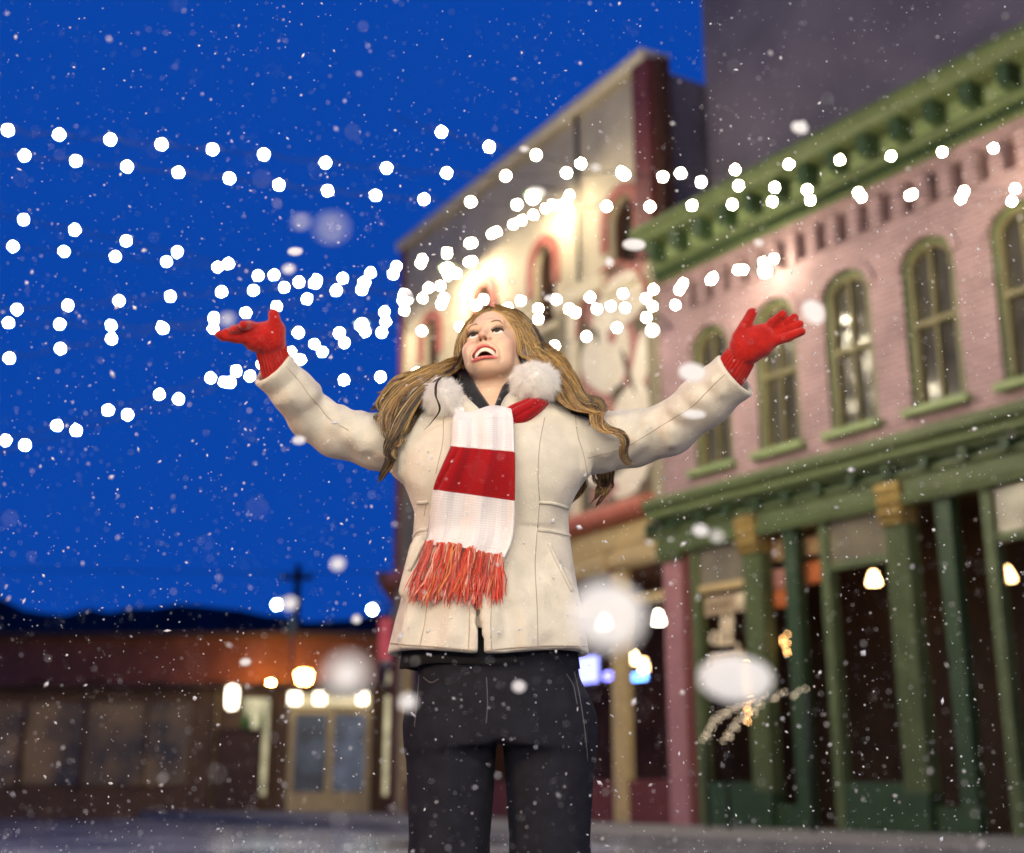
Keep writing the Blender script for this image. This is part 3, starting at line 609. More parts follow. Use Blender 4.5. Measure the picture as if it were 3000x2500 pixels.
for px, py, lb in ((811, 1772, 'tall street light with cold white head left of the utility pole'), (1090, 1787, 'tall street light with cold white head close to her coat')):
    p = at(px, py, 38); t = empty('street_lamp', (p[0], 38, 0), label=lb, cat='street lamp')
    MB().lathe([(.10, 0), (.05, 1), (.04, p[2] + .1)], c=(.5, 0, 0), n=10).tube([(.5, 0, p[2] + .09), (.2, 0, p[2] + .2), (0, 0, p[2] + .12)], .03).build('post', metald, t, True)
    MB().ball((0, 0, p[2]), (.09, .09, .085)).build('globe', glow('cold_lamp_glow', (.72, 1, .95), 160), t, True)
p = at(874, 1655, 60); t = empty('utility_pole', (p[0], 60, 0), label='dark wooden utility pole with crossarm against the dusk sky', cat='utility pole')
MB().lathe([(.22, 0), (.16, p[2])], n=10).build('post', woodd, t, True); MB().box(-.75, .75, -.2, -.08, p[2] - .75, p[2] - .55).build('crossarm', woodd, t)
ins = MB()
for x in (-.6, -.25, .25, .6): ins.lathe([(.04, p[2] - .549), (.06, p[2] - .45), (.03, p[2] - .38)], c=(x, -.14, 0), n=8)
ins.build('insulator', metald, t)
# wires from the pole
wz = p[2] - .4
tag(MB().tube([(p[0] - 40, 70, wz + 2), (p[0], 59.86, wz), (p[0] + 12, 57, wz - .4)], .02, 5).build('overhead_wire', metald), 'thin dark overhead wire strung from the utility pole', 'wire')
# corner shop at the left of her coat
cs = far('corner_shop', 1150, 29, label='corner shop with brown eave and red sign half hidden by her coat', cat='building')
def csb(px0, px1, py0, py1, name, m, dy, th): return bx(None, px0, px1, py0, py1, 29, th, name, m, cs, dy)
csb(1165, 1330, 1715, 2420, 'wall', woodd, .2, 4); csb(1112, 1330, 1688, 1716, 'roof', mat('brown_eave', (.16, .07, .035), .7), -.5, 4.9)
csb(1150, 1330, 1655, 1688, 'roof_ridge', woodd, .2, 3)
csb(1112, 1200, 1815, 1935, 'red_sign', glow('red_sign_added_glow', (.75, .07, .10), .55, .6, 1.5), -.25, .12)  # own glow replaces a lamp shining on the sign
csb(1118, 1205, 1936, 1955, 'sign_ledge', creamlt, -.3, .3); csb(1168, 1206, 1956, 2430, 'post', creamlt, -.1, .2); csb(1120, 1166, 1965, 2400, 'lit_window', glow('lit_window_cream', (1, .85, .5), .5, .4, 2), .14, .05)
# ================================================================== the woman
# implicit-surface toolkit: distance fields on (uneven) grids, meshed with surface nets
class Field:
    def __init__(s, xs, ys, zs):
        s.ax = [np.asarray(a, np.float32) for a in (xs, ys, zs)]; s.d = np.full([len(a) for a in s.ax], 1.0, np.float32)
    def sl(s, lo, hi):
        I = []
        for a, l, h in zip(s.ax, lo, hi):
            i, j = np.searchsorted(a, l), np.searchsorted(a, h); I.append(slice(max(0, i - 1), min(len(a), j + 1)))
        return tuple(I)
    def op(s, lo, hi, fn, k=.01, mode='u'):
        I = s.sl(lo, hi)
        X, Y, Z = s.ax[0][I[0]][:, None, None], s.ax[1][I[1]][None, :, None], s.ax[2][I[2]][None, None, :]
        a = s.d[I]
        if a.size == 0: return
        b = fn(X, Y, Z).astype(np.float32)
        if mode == 'add': s.d[I] = a + b; return
        if mode == 'u': h = np.clip(.5 + .5 * (b - a) / k, 0, 1); s.d[I] = b + (a - b) * h - k * h * (1 - h)
        elif mode == 's': h = np.clip(.5 - .5 * (a + b) / k, 0, 1); s.d[I] = a + (-b - a) * h + k * h * (1 - h)
        elif mode == 'i': h = np.clip(.5 - .5 * (b - a) / k, 0, 1); s.d[I] = b + (a - b) * h + k * h * (1 - h)
    def cap(s, a, b, ra, rb=None, k=.01, mode='u', pad=.03, sq=None):
        rb = ra if rb is None else rb; a = np.array(a, np.float32); b = np.array(b, np.float32); r = max(ra, rb) + pad
        s.op(np.minimum(a, b) - r, np.maximum(a, b) + r, lambda X, Y, Z: cone_d(X, Y, Z, a, b, ra, rb), k, mode)
    def ell(s, c, r, k=.01, mode='u', pad=.03, M=None):
        c = np.array(c, np.float32); R = max(r) + pad
        s.op(c - R, c + R, lambda X, Y, Z: ell_d(X, Y, Z, c, r, M), k, mode)
    def mesh(s, smooth=2):
        return nets(s.d, s.ax, smooth)
def cone_d(X, Y, Z, a, b, ra, rb):
    ab = b - a; L2 = float(ab @ ab) + 1e-12
    t = np.clip(((X - a[0]) * ab[0] + (Y - a[1]) * ab[1] + (Z - a[2]) * ab[2]) / L2, 0, 1)
    return np.sqrt((X - a[0] - ab[0] * t) ** 2 + (Y - a[1] - ab[1] * t) ** 2 + (Z - a[2] - ab[2] * t) ** 2) - (ra + (rb - ra) * t)
def ell_d(X, Y, Z, c, r, M=None):
    x, y, z = X - c[0], Y - c[1], Z - c[2]
    if M is not None: x, y, z = (M[0][i] * x + M[1][i] * y + M[2][i] * z for i in range(3))
    k0 = np.sqrt((x / r[0]) ** 2 + (y / r[1]) ** 2 + (z / r[2]) ** 2)
    k1 = np.sqrt((x / r[0] ** 2) ** 2 + (y / r[1] ** 2) ** 2 + (z / r[2] ** 2) ** 2) + 1e-9
    return k0 * (k0 - 1) / k1
def nets(d, ax, smooth=2):
    neg = d < 0
    n = neg.astype(np.int8)
    cs = sum(n[i:n.shape[0] - 1 + i, j:n.shape[1] - 1 + j, k:n.shape[2] - 1 + k] for i in (0, 1) for j in (0, 1) for k in (0, 1))
    act = (cs > 0) & (cs < 8); idx = np.argwhere(act); ids = np.full(act.shape, -1, np.int32); ids[tuple(idx.T)] = np.arange(len(idx))
    acc = np.zeros((len(idx), 3)); cnt = np.zeros(len(idx))
    off = [(i, j, k) for i in (0, 1) for j in (0, 1) for k in (0, 1)]
    for p in off:
        for axi in range(3):
            if p[axi]: continue
            q = list(p); q[axi] = 1
            A = idx + np.array(p); B = idx + np.array(q); da = d[tuple(A.T)]; db = d[tuple(B.T)]; m = (da < 0) != (db < 0)
            t = np.where(m, da / np.where(m, da - db, 1), 0)
            for k in range(3):
                pa = ax[k][A[:, k]]; pb_ = ax[k][B[:, k]]; acc[:, k] += np.where(m, pa + (pb_ - pa) * t, 0)
            cnt += m
    v = acc / cnt[:, None]; F_ = []
    for axi in range(3):
        sa = [slice(None)] * 3; sb_ = [slice(None)] * 3; sa[axi] = slice(0, -1); sb_[axi] = slice(1, None)
        A, B = neg[tuple(sa)], neg[tuple(sb_)]
        e = np.argwhere(A != B); u, w_ = (axi + 1) % 3, (axi + 2) % 3
        ok = (e[:, u] > 0) & (e[:, w_] > 0) & (e[:, u] < act.shape[u]) & (e[:, w_] < act.shape[w_]); e = e[ok]
        fl = A[tuple(e.T)]; quad = []
        for du, dw in ((-1, -1), (0, -1), (0, 0), (-1, 0)):
            c = e.copy(); c[:, u] += du; c[:, w_] += dw; quad.append(ids[tuple(c.T)])
        Q = np.stack(quad, 1); Q[~fl] = Q[~fl][:, ::-1]; F_.append(Q)
    f = np.concatenate(F_); f = f[(f >= 0).all(1)]
    for _ in range(smooth):   # light Laplacian smoothing
        s_ = np.zeros_like(v); c_ = np.zeros(len(v))
        for a, b in ((0, 1), (1, 2), (2, 3), (3, 0)):
            for i, j in ((a, b), (b, a)):
                for k in range(3): s_[:, k] += np.bincount(f[:, i], v[f[:, j], k], len(v))
                c_ += np.bincount(f[:, i], minlength=len(v))
        v = v * .5 + .5 * s_ / np.maximum(c_, 1)[:, None]
    return v, f
def axis_grid(lo, hi, step, fine=None):
    """coordinates from lo to hi by step, by a finer step inside each (lo, hi, step) of fine"""
    out = []; x = lo
    while x < hi:
        out.append(x); st = step
        for l, h, s_ in fine or ():
            if l - step < x < h: st = s_
        x += st
    return np.array(out)
def catmull(P, n):
    P = np.asarray(P, float); P = np.vstack([2 * P[0] - P[1], P, 2 * P[-1] - P[-2]]); m = len(P) - 3; u = np.linspace(0, m - 1e-6, n); i = u.astype(int); t = (u - i)[:, None]
    a, b, c, d = P[i], P[i + 1], P[i + 2], P[i + 3]
    return .5 * (2 * b + (c - a) * t + (2 * a - 5 * b + 4 * c - d) * t ** 2 + (3 * b - a - 3 * c + d) * t ** 3)
def strands(Pts, R, name, m, parent, col, sides=3):
    """Pts (S,N,3), R (S,N) or (N,), col (S,3) or (S,N,3): many thin tapered tubes as one mesh"""
    S, N, _ = Pts.shape; R = np.broadcast_to(R, (S, N))
    T = np.gradient(Pts, axis=1); T /= np.linalg.norm(T, axis=2, keepdims=True) + 1e-9
    if sides == 1:   # flat fibres: one ribbon per strand, each turned its own way about its length
        rg = np.random.default_rng(len(Pts)); ref = np.array([0, 1.0, .25]) + rg.normal(size=(S, 1, 3)) * .45; U = np.cross(T, ref); U /= np.linalg.norm(U, axis=2, keepdims=True) + 1e-9
        v = np.stack([Pts - U * R[..., None], Pts + U * R[..., None]], 2).reshape(-1, 3); b = ((np.arange(S)[:, None] * N + np.arange(N - 1)[None]) * 2).reshape(-1); f = np.stack([b, b + 1, b + 3, b + 2], 1)
        C = col if col.ndim == 3 else np.repeat(col[:, None], N, 1); return from_np(name, v, f, m, parent, True, {'tint': np.repeat(C.reshape(-1, 3), 2, 0)})
    ref = np.array([.31, .83, .46]); U = np.cross(T, ref); U /= np.linalg.norm(U, axis=2, keepdims=True) + 1e-9; W = np.cross(T, U)
    th = np.arange(sides) * 2 * np.pi / sides
    v = Pts[:, :, None] + (U[:, :, None] * np.cos(th)[None, None, :, None] + W[:, :, None] * np.sin(th)[None, None, :, None]) * R[:, :, None, None]
    v = v.reshape(-1, 3); b = (np.arange(S)[:, None, None] * N + np.arange(N - 1)[None, :, None]) * sides + np.arange(sides)[None, None, :]
    nx = (np.arange(sides) + 1) % sides; c = (np.arange(S)[:, None, None] * N + np.arange(N - 1)[None, :, None]) * sides + nx[None, None, :]
    f = np.stack([b, c, c + sides, b + sides], -1).reshape(-1, 4)
    C = col if col.ndim == 3 else np.repeat(col[:, None], N, 1)
    return from_np(name, v, f, m, parent, True, {'tint': np.repeat(C.reshape(-1, 3), sides, 0)})
def near(a, b, t): return a + (b - a) * t
# ---- head pose
HA, HB, HG, HS = -.386, -.249, -.102, .913
ca, sa, cb_, sb_, cg, sg = math.cos(HA), math.sin(HA), math.cos(HB), math.sin(HB), math.cos(HG), math.sin(HG)
HR = np.array([[cg, 0, sg], [0, 1, 0], [-sg, 0, cg]]) @ np.array([[cb_, -sb_, 0], [sb_, cb_, 0], [0, 0, 1]]) @ np.array([[1, 0, 0], [0, ca, -sa], [0, sa, ca]])
HT = np.array([-.0402, 2.84, 1.594])
def H(p): return HT + HS * (HR @ np.asarray(p, float))     # head-local metres -> world
HM = [list(map(float, r_)) for r_ in HR]                       # columns are the head axes
HM4 = Matrix.Translation(HT) @ Matrix(HR.tolist()).to_4x4() @ Matrix.Scale(HS, 4)
def hell(F_, c, r, k=.008, mode='u'): F_.ell(H(c), [q * HS for q in r], k, mode, .025, HM)
def hcap(F_, a, b, ra, rb=None, k=.008, mode='u'): F_.cap(H(a), H(b), ra * HS, (ra if rb is None else rb) * HS, k, mode)
# arms: shoulder, elbow, wrist (photo pixels + depth)
ARM = {'l': [at(1215, 1292, 2.83), at(1109, 1297, 2.83), at(985, 1268, 2.81), at(912, 1222, 2.785), at(862, 1150, 2.735), at(795, 1077, 2.69)],
       'r': [at(1665, 1290, 2.83), at(1755, 1298, 2.83), at(1853, 1287, 2.82), at(1960, 1258, 2.79), at(2068, 1172, 2.735), at(2157, 1097, 2.69)]}
ARM_R = {'l': [.068, .060, .053, .049, .0470, .0455], 'r': [.069, .064, .0605, .0560, .0560, .0520]}
hb = [(HT[i] - .125, HT[i] + .13, .0017) for i in range(3)]; hb[2] = (1.455, 1.725, .0017)
B = Field(axis_grid(-.70, .62, .011, [hb[0]]), axis_grid(2.62, 2.97, .011, [hb[1]]), axis_grid(-.02, 1.74, .012, [hb[2]]))
# skull, jaw and face
EZ = -.0120
hell(B, (0, .014, .036), (.073, .092, .086)); hell(B, (0, -.028, -.022), (.0635, .062, .084), .02)
hell(B, (0, -.055, -.060), (.046, .036, .050), .02)
for s in (-1, 1):
    hcap(B, (s * .050, .0, -.058), (s * .018, -.063, -.102), .016, .0135, .024)
hell(B, (0, -.0735, -.1095), (.0185, .017, .0130), .016)
for s in (-1, 1): hell(B, (s * .042, -.066, -.041), (.022, .020, .019), .020); hell(B, (s * .043, -.058, -.074), (.016, .02, .024), .02)
for s in (-1, 1):
    hell(B, (s * .0385, -.076, -.056), (.0165, .017, .018), .012)
    pass
hcap(B, (-.038, -.080, .020), (.038, -.080, .020), .011, .011, .018)
for s in (-1, 1): hell(B, (s * .031, -.100, EZ + .001), (.0165, .018, .0110), .015, 's')
# lids
for s in (-1, 1):
    hell(B, (s * .031, -.0735, EZ), (.0172, .0150, .0145), .003)
    hell(B, (s * .031, -.0885, EZ + .0010), (.0160, .010, .0068), .0025, 's')
    hcap(B, (s * .018, -.085, EZ - .0135), (s * .044, -.078, EZ - .0125), .0035, .0025, .008)
# nose
hcap(B, (0, -.082, .014), (0, -.108, -.034), .0058, .0084, .012); hell(B, (0, -.111, -.036), (.0098, .0090, .0086), .006)
for s in (-1, 1):
    hell(B, (s * .0125, -.099, -.0405), (.0078, .0095, .0076), .006); hell(B, (s * .0066, -.1065, -.0485), (.0042, .0075, .0070), .002, 's')
hcap(B, (0, -.092, -.047), (0, -.092, -.058), .006, .006, .008)
# open laughing mouth
MC = (0, -.0935, -.0805)
def mouth_pt(a, grow=0.0):
    """lip line: a = 0 right corner, 90 upper lip, 270 lower lip (degrees)"""
    c, s = math.cos(math.radians(a)), math.sin(math.radians(a)); x = (.0340 + grow) * c
    z = -.0850 + ((.0205 + grow) * s if s > 0 else (.0190 + grow) * s) - .002 * abs(c) ** 2; y = -.1015 + .023 * abs(c) ** 2.2 + (-.0025 * max(0, -s))
    return (x, y, z)
hell(B, (0, -.082, -.080), (.040, .026, .030), .014)
hell(B, (0, -.100, -.0843), (.0310, .034, .0185), .004, 's')
lp = [mouth_pt(a) for a in range(0, 360, 15)]
for i in range(24):
    up_ = abs(((i + .5) * 15) - 90) < 90; f_ = abs(math.sin(math.radians((i + .5) * 15)))
    hcap(B, lp[i], lp[(i + 1) % 24], (.0023 + (.0011 if up_ else .0016) * f_), None, .0035)
for s in (-1, 1): hell(B, (s * .073, .012, -.008), (.007, .016, .027), .006)
def face_y(F_, x, z):
    """head-local y of the skin in front of (x, z), read from the field"""
    for y in np.arange(-.135, .0, .0008):
        p = H((x, y, z)); ii = tuple(int(min(np.searchsorted(F_.ax[k], p[k]), len(F_.ax[k]) - 1)) for k in range(3))
        if F_.d[ii] < 0: return y
    return -.08
for s in (-1, 1):   # laugh lines from the nose past the corners of the mouth, and under the lower lids
    for path, r_ in ((((.0195, -.046), (.0300, -.056), (.0385, -.069), (.0420, -.084), (.0410, -.096)), .0030), (((.019, EZ - .0165), (.031, EZ - .0195), (.043, EZ - .0165)), .0016)):
        Q = [(s * x, face_y(B, s * x, z) - .0006, z) for x, z in path]
        for a, b in zip(Q, Q[1:]): hcap(B, a, b, r_, r_, .0065, 's')
# neck and the clothed body, one surface with the head
NB = at(1437, 1235, 2.84)
B.cap(H((0, .022, -.060)), NB, .044, .052, .03)
TC = at(1440, 1300, 2.83)
B.ell(TC, (.165, .085, .12), .05); B.ell(at(1440, 1480, 2.81), (.145, .09, .2), .06); B.ell(at(1440, 1800, 2.81), (.165, .10, .17), .06)
for s in 'lr':
    for (a, b), (ra, rb) in zip(zip(ARM[s], ARM[s][1:]), zip(ARM_R[s], ARM_R[s][1:])): B.cap(a, b, ra * .55, rb * .50, .02)
HIPZ = .86
LEG = {s: [np.array([-.026 + s * .092, 2.81, .84]), np.array([-.026 + s * .100, 2.79, .47]), np.array([-.026 + s * .105, 2.82, .08])] for s in (-1, 1)}
for s in (-1, 1):
    B.cap(LEG[s][0], LEG[s][1], .072, .050, .03); B.cap(LEG[s][1], LEG[s][2], .054, .036, .03); B.cap(LEG[s][2] - (0, 0, .02), LEG[s][2] + (0, -.13, -.035), .034, .028, .02)
bv, bf = B.mesh(1); del B
# skin colours: lips and blush, plus painted shade in mouth, nostrils and lid creases
L_ = (bv - HT) @ HR / HS
ld = np.full(len(bv), 9.0)
hd = np.linalg.norm(L_ - (0, -.05, -.03), axis=1) < .13
LL = L_[hd]; seg = np.full(len(LL), 9.0); LP = np.array(lp)
for i in range(24):
    a, b = LP[i], LP[(i + 1) % 24]; t = np.clip(((LL - a) @ (b - a)) / ((b - a) @ (b - a)), 0, 1); seg = np.minimum(seg, np.linalg.norm(LL - a - t[:, None] * (b - a), axis=1))
ld[hd] = seg
skin = np.tile(np.array([.72, .465, .315]), (len(bv), 1))
def paint(c, w_): skin[:] = skin + (np.array(c) - skin) * np.clip(w_, 0, 1)[:, None]
for s in (-1, 1): paint((.60, .20, .15), .75 * np.exp(-((L_[:, 0] - s * .046) ** 2 + (L_[:, 2] + .045) ** 2 + (L_[:, 1] + .06) ** 2) / .021 ** 2))
paint((.58, .24, .17), .5 * np.exp(-((L_[:, 0]) ** 2 + (L_[:, 2] + .04) ** 2 + (L_[:, 1] + .112) ** 2) / .014 ** 2))
inm = ((L_[:, 0] / .0305) ** 2 + ((L_[:, 2] + .0843) / .0195) ** 2 < 1) & (L_[:, 1] > -.0945) & (L_[:, 1] < -.04)
paint((.10, .015, .012), inm * 1.0)  # shade of the open mouth painted inside it
lipw = np.clip((.0362 - np.abs(L_[:, 0])) / .003, 0, 1) * np.clip((np.where(L_[:, 2] < -.088, .0061, .0062) - ld) / .0022, 0, 1) * (L_[:, 1] < -.064)
paint((.56, .060, .070), lipw)
for s in (-1, 1): paint((.34, .17, .11), .6 * np.clip(1.2 - np.sqrt(((L_[:, 0] - s * .031) / .0165) ** 2 + ((L_[:, 2] - EZ - .0095) / .0045) ** 2 + ((L_[:, 1] + .084) / .01) ** 2), 0, 1))  # shade of the upper lid crease painted into the skin
for s in (-1, 1): paint((.05, .012, .01), 1.5 * np.exp(-((L_[:, 0] - s * .0066) ** 2 / .0034 ** 2 + (L_[:, 2] + .0455) ** 2 / .0035 ** 2 + (L_[:, 1] + .104) ** 2 / .009 ** 2)))  # nostril shade painted into the skin
skinm = attr_mat('fair_skin', 'tint', .45, spec=.35, bump=.08, bscale=350, sss=.18)
person = from_np('person', bv, bf, skinm, None, True, {'tint': skin})
tag(person, 'laughing woman in cream coat, striped scarf and red gloves with arms thrown wide', 'person')
# eyes, teeth, lashes, brows
def hpart(mb, name, m, smooth=True):
    o = mb.build(name, m, person, smooth); o.data.transform(HM4); return o
eyew = mat('eye_white', (.72, .68, .64), .15, spec=.6); irism = mat('hazel_iris', (.085, .045, .02), .12, spec=.8); pupm = mat('pupil', (.01, .01, .01), .1, spec=.8)
gaze = Vector((0, -.90, .43)).normalized()
for s in (-1, 1):
    c = Vector((s * .031, -.0735, EZ - .0005))
    e = hpart(MB().ball(c, (.0150, .0133, .0135), sub=3), 'eye', eyew)
    rot = gaze.to_track_quat('Z', 'Y').to_matrix().to_4x4()
    for nm, rad, off_, m in (('iris', .0078, .0108, irism), ('pupil', .0035, .0118, pupm)):
        mb = MB(); bmesh.ops.create_uvsphere(mb.b, u_segments=16, v_segments=8, radius=1, matrix=Matrix.Translation(c + gaze * off_) @ rot @ Matrix.Diagonal((rad, rad, .0026 if nm == 'iris' else .0022, 1)))
        me = bpy.data.meshes.new(nm); mb.b.to_mesh(me); mb.b.free(); o = link(nm, me, m, e, True); me.transform(HM4)
teem = mat('tooth_enamel', (.78, .70, .58), .2, spec=.6)
mb = MB()
for k in range(12):
    a = math.radians(180 * (k + .5) / 12); x = .0232 * math.cos(a); y = -.0895 - .0075 * math.sin(a) ** .8 + .0065 * abs(math.cos(a)) ** 2
    wd = .0047 if k in (5, 6) else .0041
    mb.ball((x, y, -.0712 - .0105 * abs(math.cos(a)) ** 1.7), (wd * .98, .0030, .0084 if k in (5, 6) else .0078), sub=2)
hpart(mb, 'upper_teeth', teem)
mb = MB()
for k in range(8):
    a = math.radians(180 * (k + .5) / 8); mb.ball((.0185 * math.cos(a), -.0795 - .007 * math.sin(a), -.1010 + .006 * abs(math.cos(a))), (.0031, .0026, .004), sub=1)
hpart(mb, 'lower_teeth', teem)
hpart(MB().ball((0, -.070, -.0945), (.0175, .022, .007), sub=3), 'tongue', mat('tongue', (.42, .09, .09), .3, spec=.5))
lashm = mat('dark_lash', (.012, .009, .008), .5)
for s in (-1, 1):
    mb = MB()
    for k in range(26):
        u = (k + .5 + RNG.uniform(-.3, .3)) / 26; x = s * (.031 + .0158 * (u - .5) * 2); zz = EZ + .0010 + .0074 * math.sqrt(max(0, 1 - (2 * u - 1) ** 2)) + .0006
        y = -.0735 - math.sqrt(max(.0152 ** 2 - (x - s * .031) ** 2 * .72 - (zz - EZ) ** 2, 1e-6)) - .0002
        p = Vector((x, y, zz)); d_ = Vector((s * (u * 2 - 1) * .45, -.75, .55)).normalized(); tip = p + d_ * RNG.uniform(.0055, .0085) + Vector((0, 0, .0035))
        mb.tube([p, p.lerp(tip, .5) - Vector((0, 0, .0012)), tip], [.0008, .00065, .0002], 4)
    mb.tube([(s * (.031 + .0160 * q), -.0737 - math.sqrt(max(.0152 ** 2 - (.0145 * q) ** 2 * .8 - (.0056) ** 2, 1e-6)), EZ + .0010 + .0074 * math.sqrt(max(0, 1 - q * q))) for q in np.linspace(-.97, .97, 13)], .0019, 5)
    hpart(mb, 'eyelash_row', lashm)
from mathutils.bvhtree import BVHTree
def bvh(o): return BVHTree.FromObject(o, bpy.context.evaluated_depsgraph_get())
bodyT = BVHTree.FromPolygons([tuple(p) for p in bv], [tuple(int(i) for i in q) for q in bf])
def on_head(x, z, lift=0.0):
    o = Vector(H((x, -.30, z))); d_ = Vector(HR @ np.array([0, 1.0, 0])); h, n, i, _ = bodyT.ray_cast(o, d_)
    return np.array(h - d_ * lift)
hairm = attr_mat('brown_blond_hair', 'tint', .38, spec=.45)
for s in (-1, 1):
    bp, bc = [], []
    for k in range(70):
        u = RNG.random(); x = s * (.0165 + .0265 * u); z = .0178 + .0062 * math.sin(u * 2.6) - .0095 * u + RNG.uniform(-.0022, .0022) * (1.2 - u)
        a = on_head(x, z, .0003); b = on_head(x + s * .0065, z + .0022 * (1 - 1.6 * u), .0010); bp.append([a, (a + b) / 2, b]); bc.append(np.array([.27, .165, .095]) * RNG.uniform(.7, 1.3))
    strands(np.array(bp), np.array([.00045, .00045, .00015]), 'eyebrow', hairm, person, np.array(bc))
# ---- the coat
wool = mat('cream_wool', (.63, .57, .465), .9, (.545, .49, .395), 22, .35, 260, spec=.12, sheen=.25)
woolseam = mat('cream_wool_seam', (.36, .30, .22), .95)
def prof(z, Z, W): return np.interp(z, Z, W).astype(np.float32)
ROW = [(1180, 1250, 1640), (1240, 1190, 1690), (1310, 1172, 1702), (1395, 1172, 1718), (1450, 1196, 1686), (1500, 1214, 1664), (1565, 1210, 1669), (1640, 1201, 1679), (1720, 1185, 1692), (1830, 1155, 1712), (1935, 1130, 1729), (1990, 1118, 1740)]
CZt = np.array([at(1430, r_[0], 2.80)[2] for r_ in ROW])[::-1]; CL = np.array([at(r_[1], r_[0], 2.80)[0] for r_ in ROW])[::-1]; CR = np.array([at(r_[2], r_[0], 2.80)[0] for r_ in ROW])[::-1]
CDp = np.array([.095, .110, .122, .128, .122, .114, .113, .120, .130, .146, .162, .168])[::-1]
CYc = np.array([2.835, 2.83, 2.82, 2.81, 2.81, 2.81, 2.81, 2.81, 2.81, 2.81, 2.81, 2.81])[::-1]
def torso(X, Y, Z, grow=0.0):
    l, r_, dp, yc = (prof(Z, CZt, q) for q in (CL, CR, CDp, CYc)); a = (r_ - l) / 2 + grow; b = dp + grow; xc = (l + r_) / 2
    u = np.abs((X - xc) / a); v_ = np.abs((Y - yc) / b); e = 2.3
    return ((u ** e + v_ ** e) ** (1 / e) - 1) * np.minimum(a, b)
zt, zh = at(1430, 1188, 2.83)[2], at(1430, 1934, 2.80)[2]
C = Field(np.arange(-.70, .64, .0042), np.arange(2.55, 3.02, .0046), np.arange(zh - .04, 1.60, .0042))
C.op((-.5, 2.5, zh - .05), (.4, 3.1, zt + .06), lambda X, Y, Z: np.maximum(torso(X, Y, Z), Z - zt - .0 * X), .02)
for s in 'lr':
    sg_ = -1 if s == 'l' else 1
    C.cap(at(1437 + sg_ * 95, 1262, 2.84), at(1437 + sg_ * 225, 1288, 2.83), .074, .070, .05)
    Pt = ARM[s]; Rr = ARM_R[s]; last = Pt[-1] + (Pt[-1] - Pt[-2]) * .5
    for (a, b), (ra, rb) in zip(zip(Pt, Pt[1:] + [last]), zip(Rr, Rr[1:] + [Rr[-1]])): C.cap(a, b, ra, rb, .022)
# bust
for px in (1345, 1545): C.ell(at(px, 1395, 2.738), (.072, .045, .08), .07)
# folds: ridges laid on the sleeve surface between the given photo points
def arm_front(s, px, py, lift):
    best = None
    q = np.array([px, py])
    for (a, b), (ra, rb) in zip(zip(ARM[s], ARM[s][1:]), zip(ARM_R[s], ARM_R[s][1:])):
        A_, B_ = pxy(a), pxy(b); t = float(np.clip((q - A_) @ (B_ - A_) / ((B_ - A_) @ (B_ - A_)), 0, 1)); d_ = np.linalg.norm(q - A_ - t * (B_ - A_)) * PXM * .97
        r_ = ra + (rb - ra) * t; Y0 = a[1] + (b[1] - a[1]) * t
        if best is None or d_ - r_ < best[0]: best = (d_ - r_, Y0 - math.sqrt(max(r_ * r_ - d_ * d_, 0)) - lift)
    return at(px, py, best[1])
def pxy(p):
    y, z = p[1], p[2] - CAMZ; f = y * CT + z * ST; return np.array([1500 + F * p[0] / f, 1250 - F * (z * CT - y * ST) / f])
def fold(s, pts, r, k=.022, mode='u', lift=-.0058):
    Q = [arm_front(s, x, y, lift) for x, y in pts]; n = len(Q)
    for i in range(n - 1):
        f0, f1 = math.sin(math.pi * (i + .35) / (n - .3)), math.sin(math.pi * (i + 1.35) / (n + .4))
        C.cap(Q[i], Q[i + 1], r * max(.35, f0), r * max(.35, f1), k, mode)
for pts, r_ in (([(957, 1178), (968, 1205), (985, 1240), (1010, 1270)], .015), ([(1003, 1200), (1022, 1235), (1040, 1275), (1062, 1310)], .016), ([(1058, 1214), (1075, 1250), (1095, 1290), (1120, 1325)], .014),
                ([(1105, 1225), (1120, 1260), (1140, 1290)], .012), ([(930, 1135), (905, 1160), (870, 1180)], .010), ([(885, 1120), (855, 1160), (820, 1175)], .008)): fold('l', pts, r_)
for pts, r_ in (([(1925, 1210), (1895, 1250), (1870, 1290), (1840, 1325)], .016), ([(1868, 1212), (1845, 1245), (1812, 1285), (1775, 1325)], .015), ([(1822, 1210), (1800, 1245), (1772, 1280), (1745, 1310)], .013), ([(1785, 1220), (1760, 1255), (1738, 1285)], .011),
                ([(1968, 1178), (1990, 1205), (2010, 1215)], .013), ([(2005, 1142), (2040, 1165), (2062, 1170)], .010), ([(1935, 1225), (1960, 1262), (1965, 1295)], .011), ([(2070, 1085), (2095, 1120), (2110, 1150)], .007)): fold(s='r', pts=pts, r=r_)
# soft drape of the body cloth
rr = np.random.default_rng(4)
for k in range(26):
    px = rr.uniform(1190, 1680); py = rr.uniform(1560, 1850); x2 = px + (px - 1430) * .12 + rr.uniform(-10, 10); a, b = at(px, py, 2.8), at(x2, py + rr.uniform(90, 170), 2.8)
    for p in (a, b): p[1] = 2.81 - float(prof(p[2], CZt, CDp)) * math.sqrt(max(0, 1 - ((p[0] + .05) / .24) ** 2)) + .004
    C.cap(a, b, .006, .008, .03)
for s in (-1, 1):   # pulls from the armpits towards the bust
    for k in range(3):
        a = at(1437 + s * 265, 1330 + 25 * k, 2.78); b = at(1437 + s * 190, 1330 + 42 * k, 2.72); C.cap(a, b, .012, .006, .03)
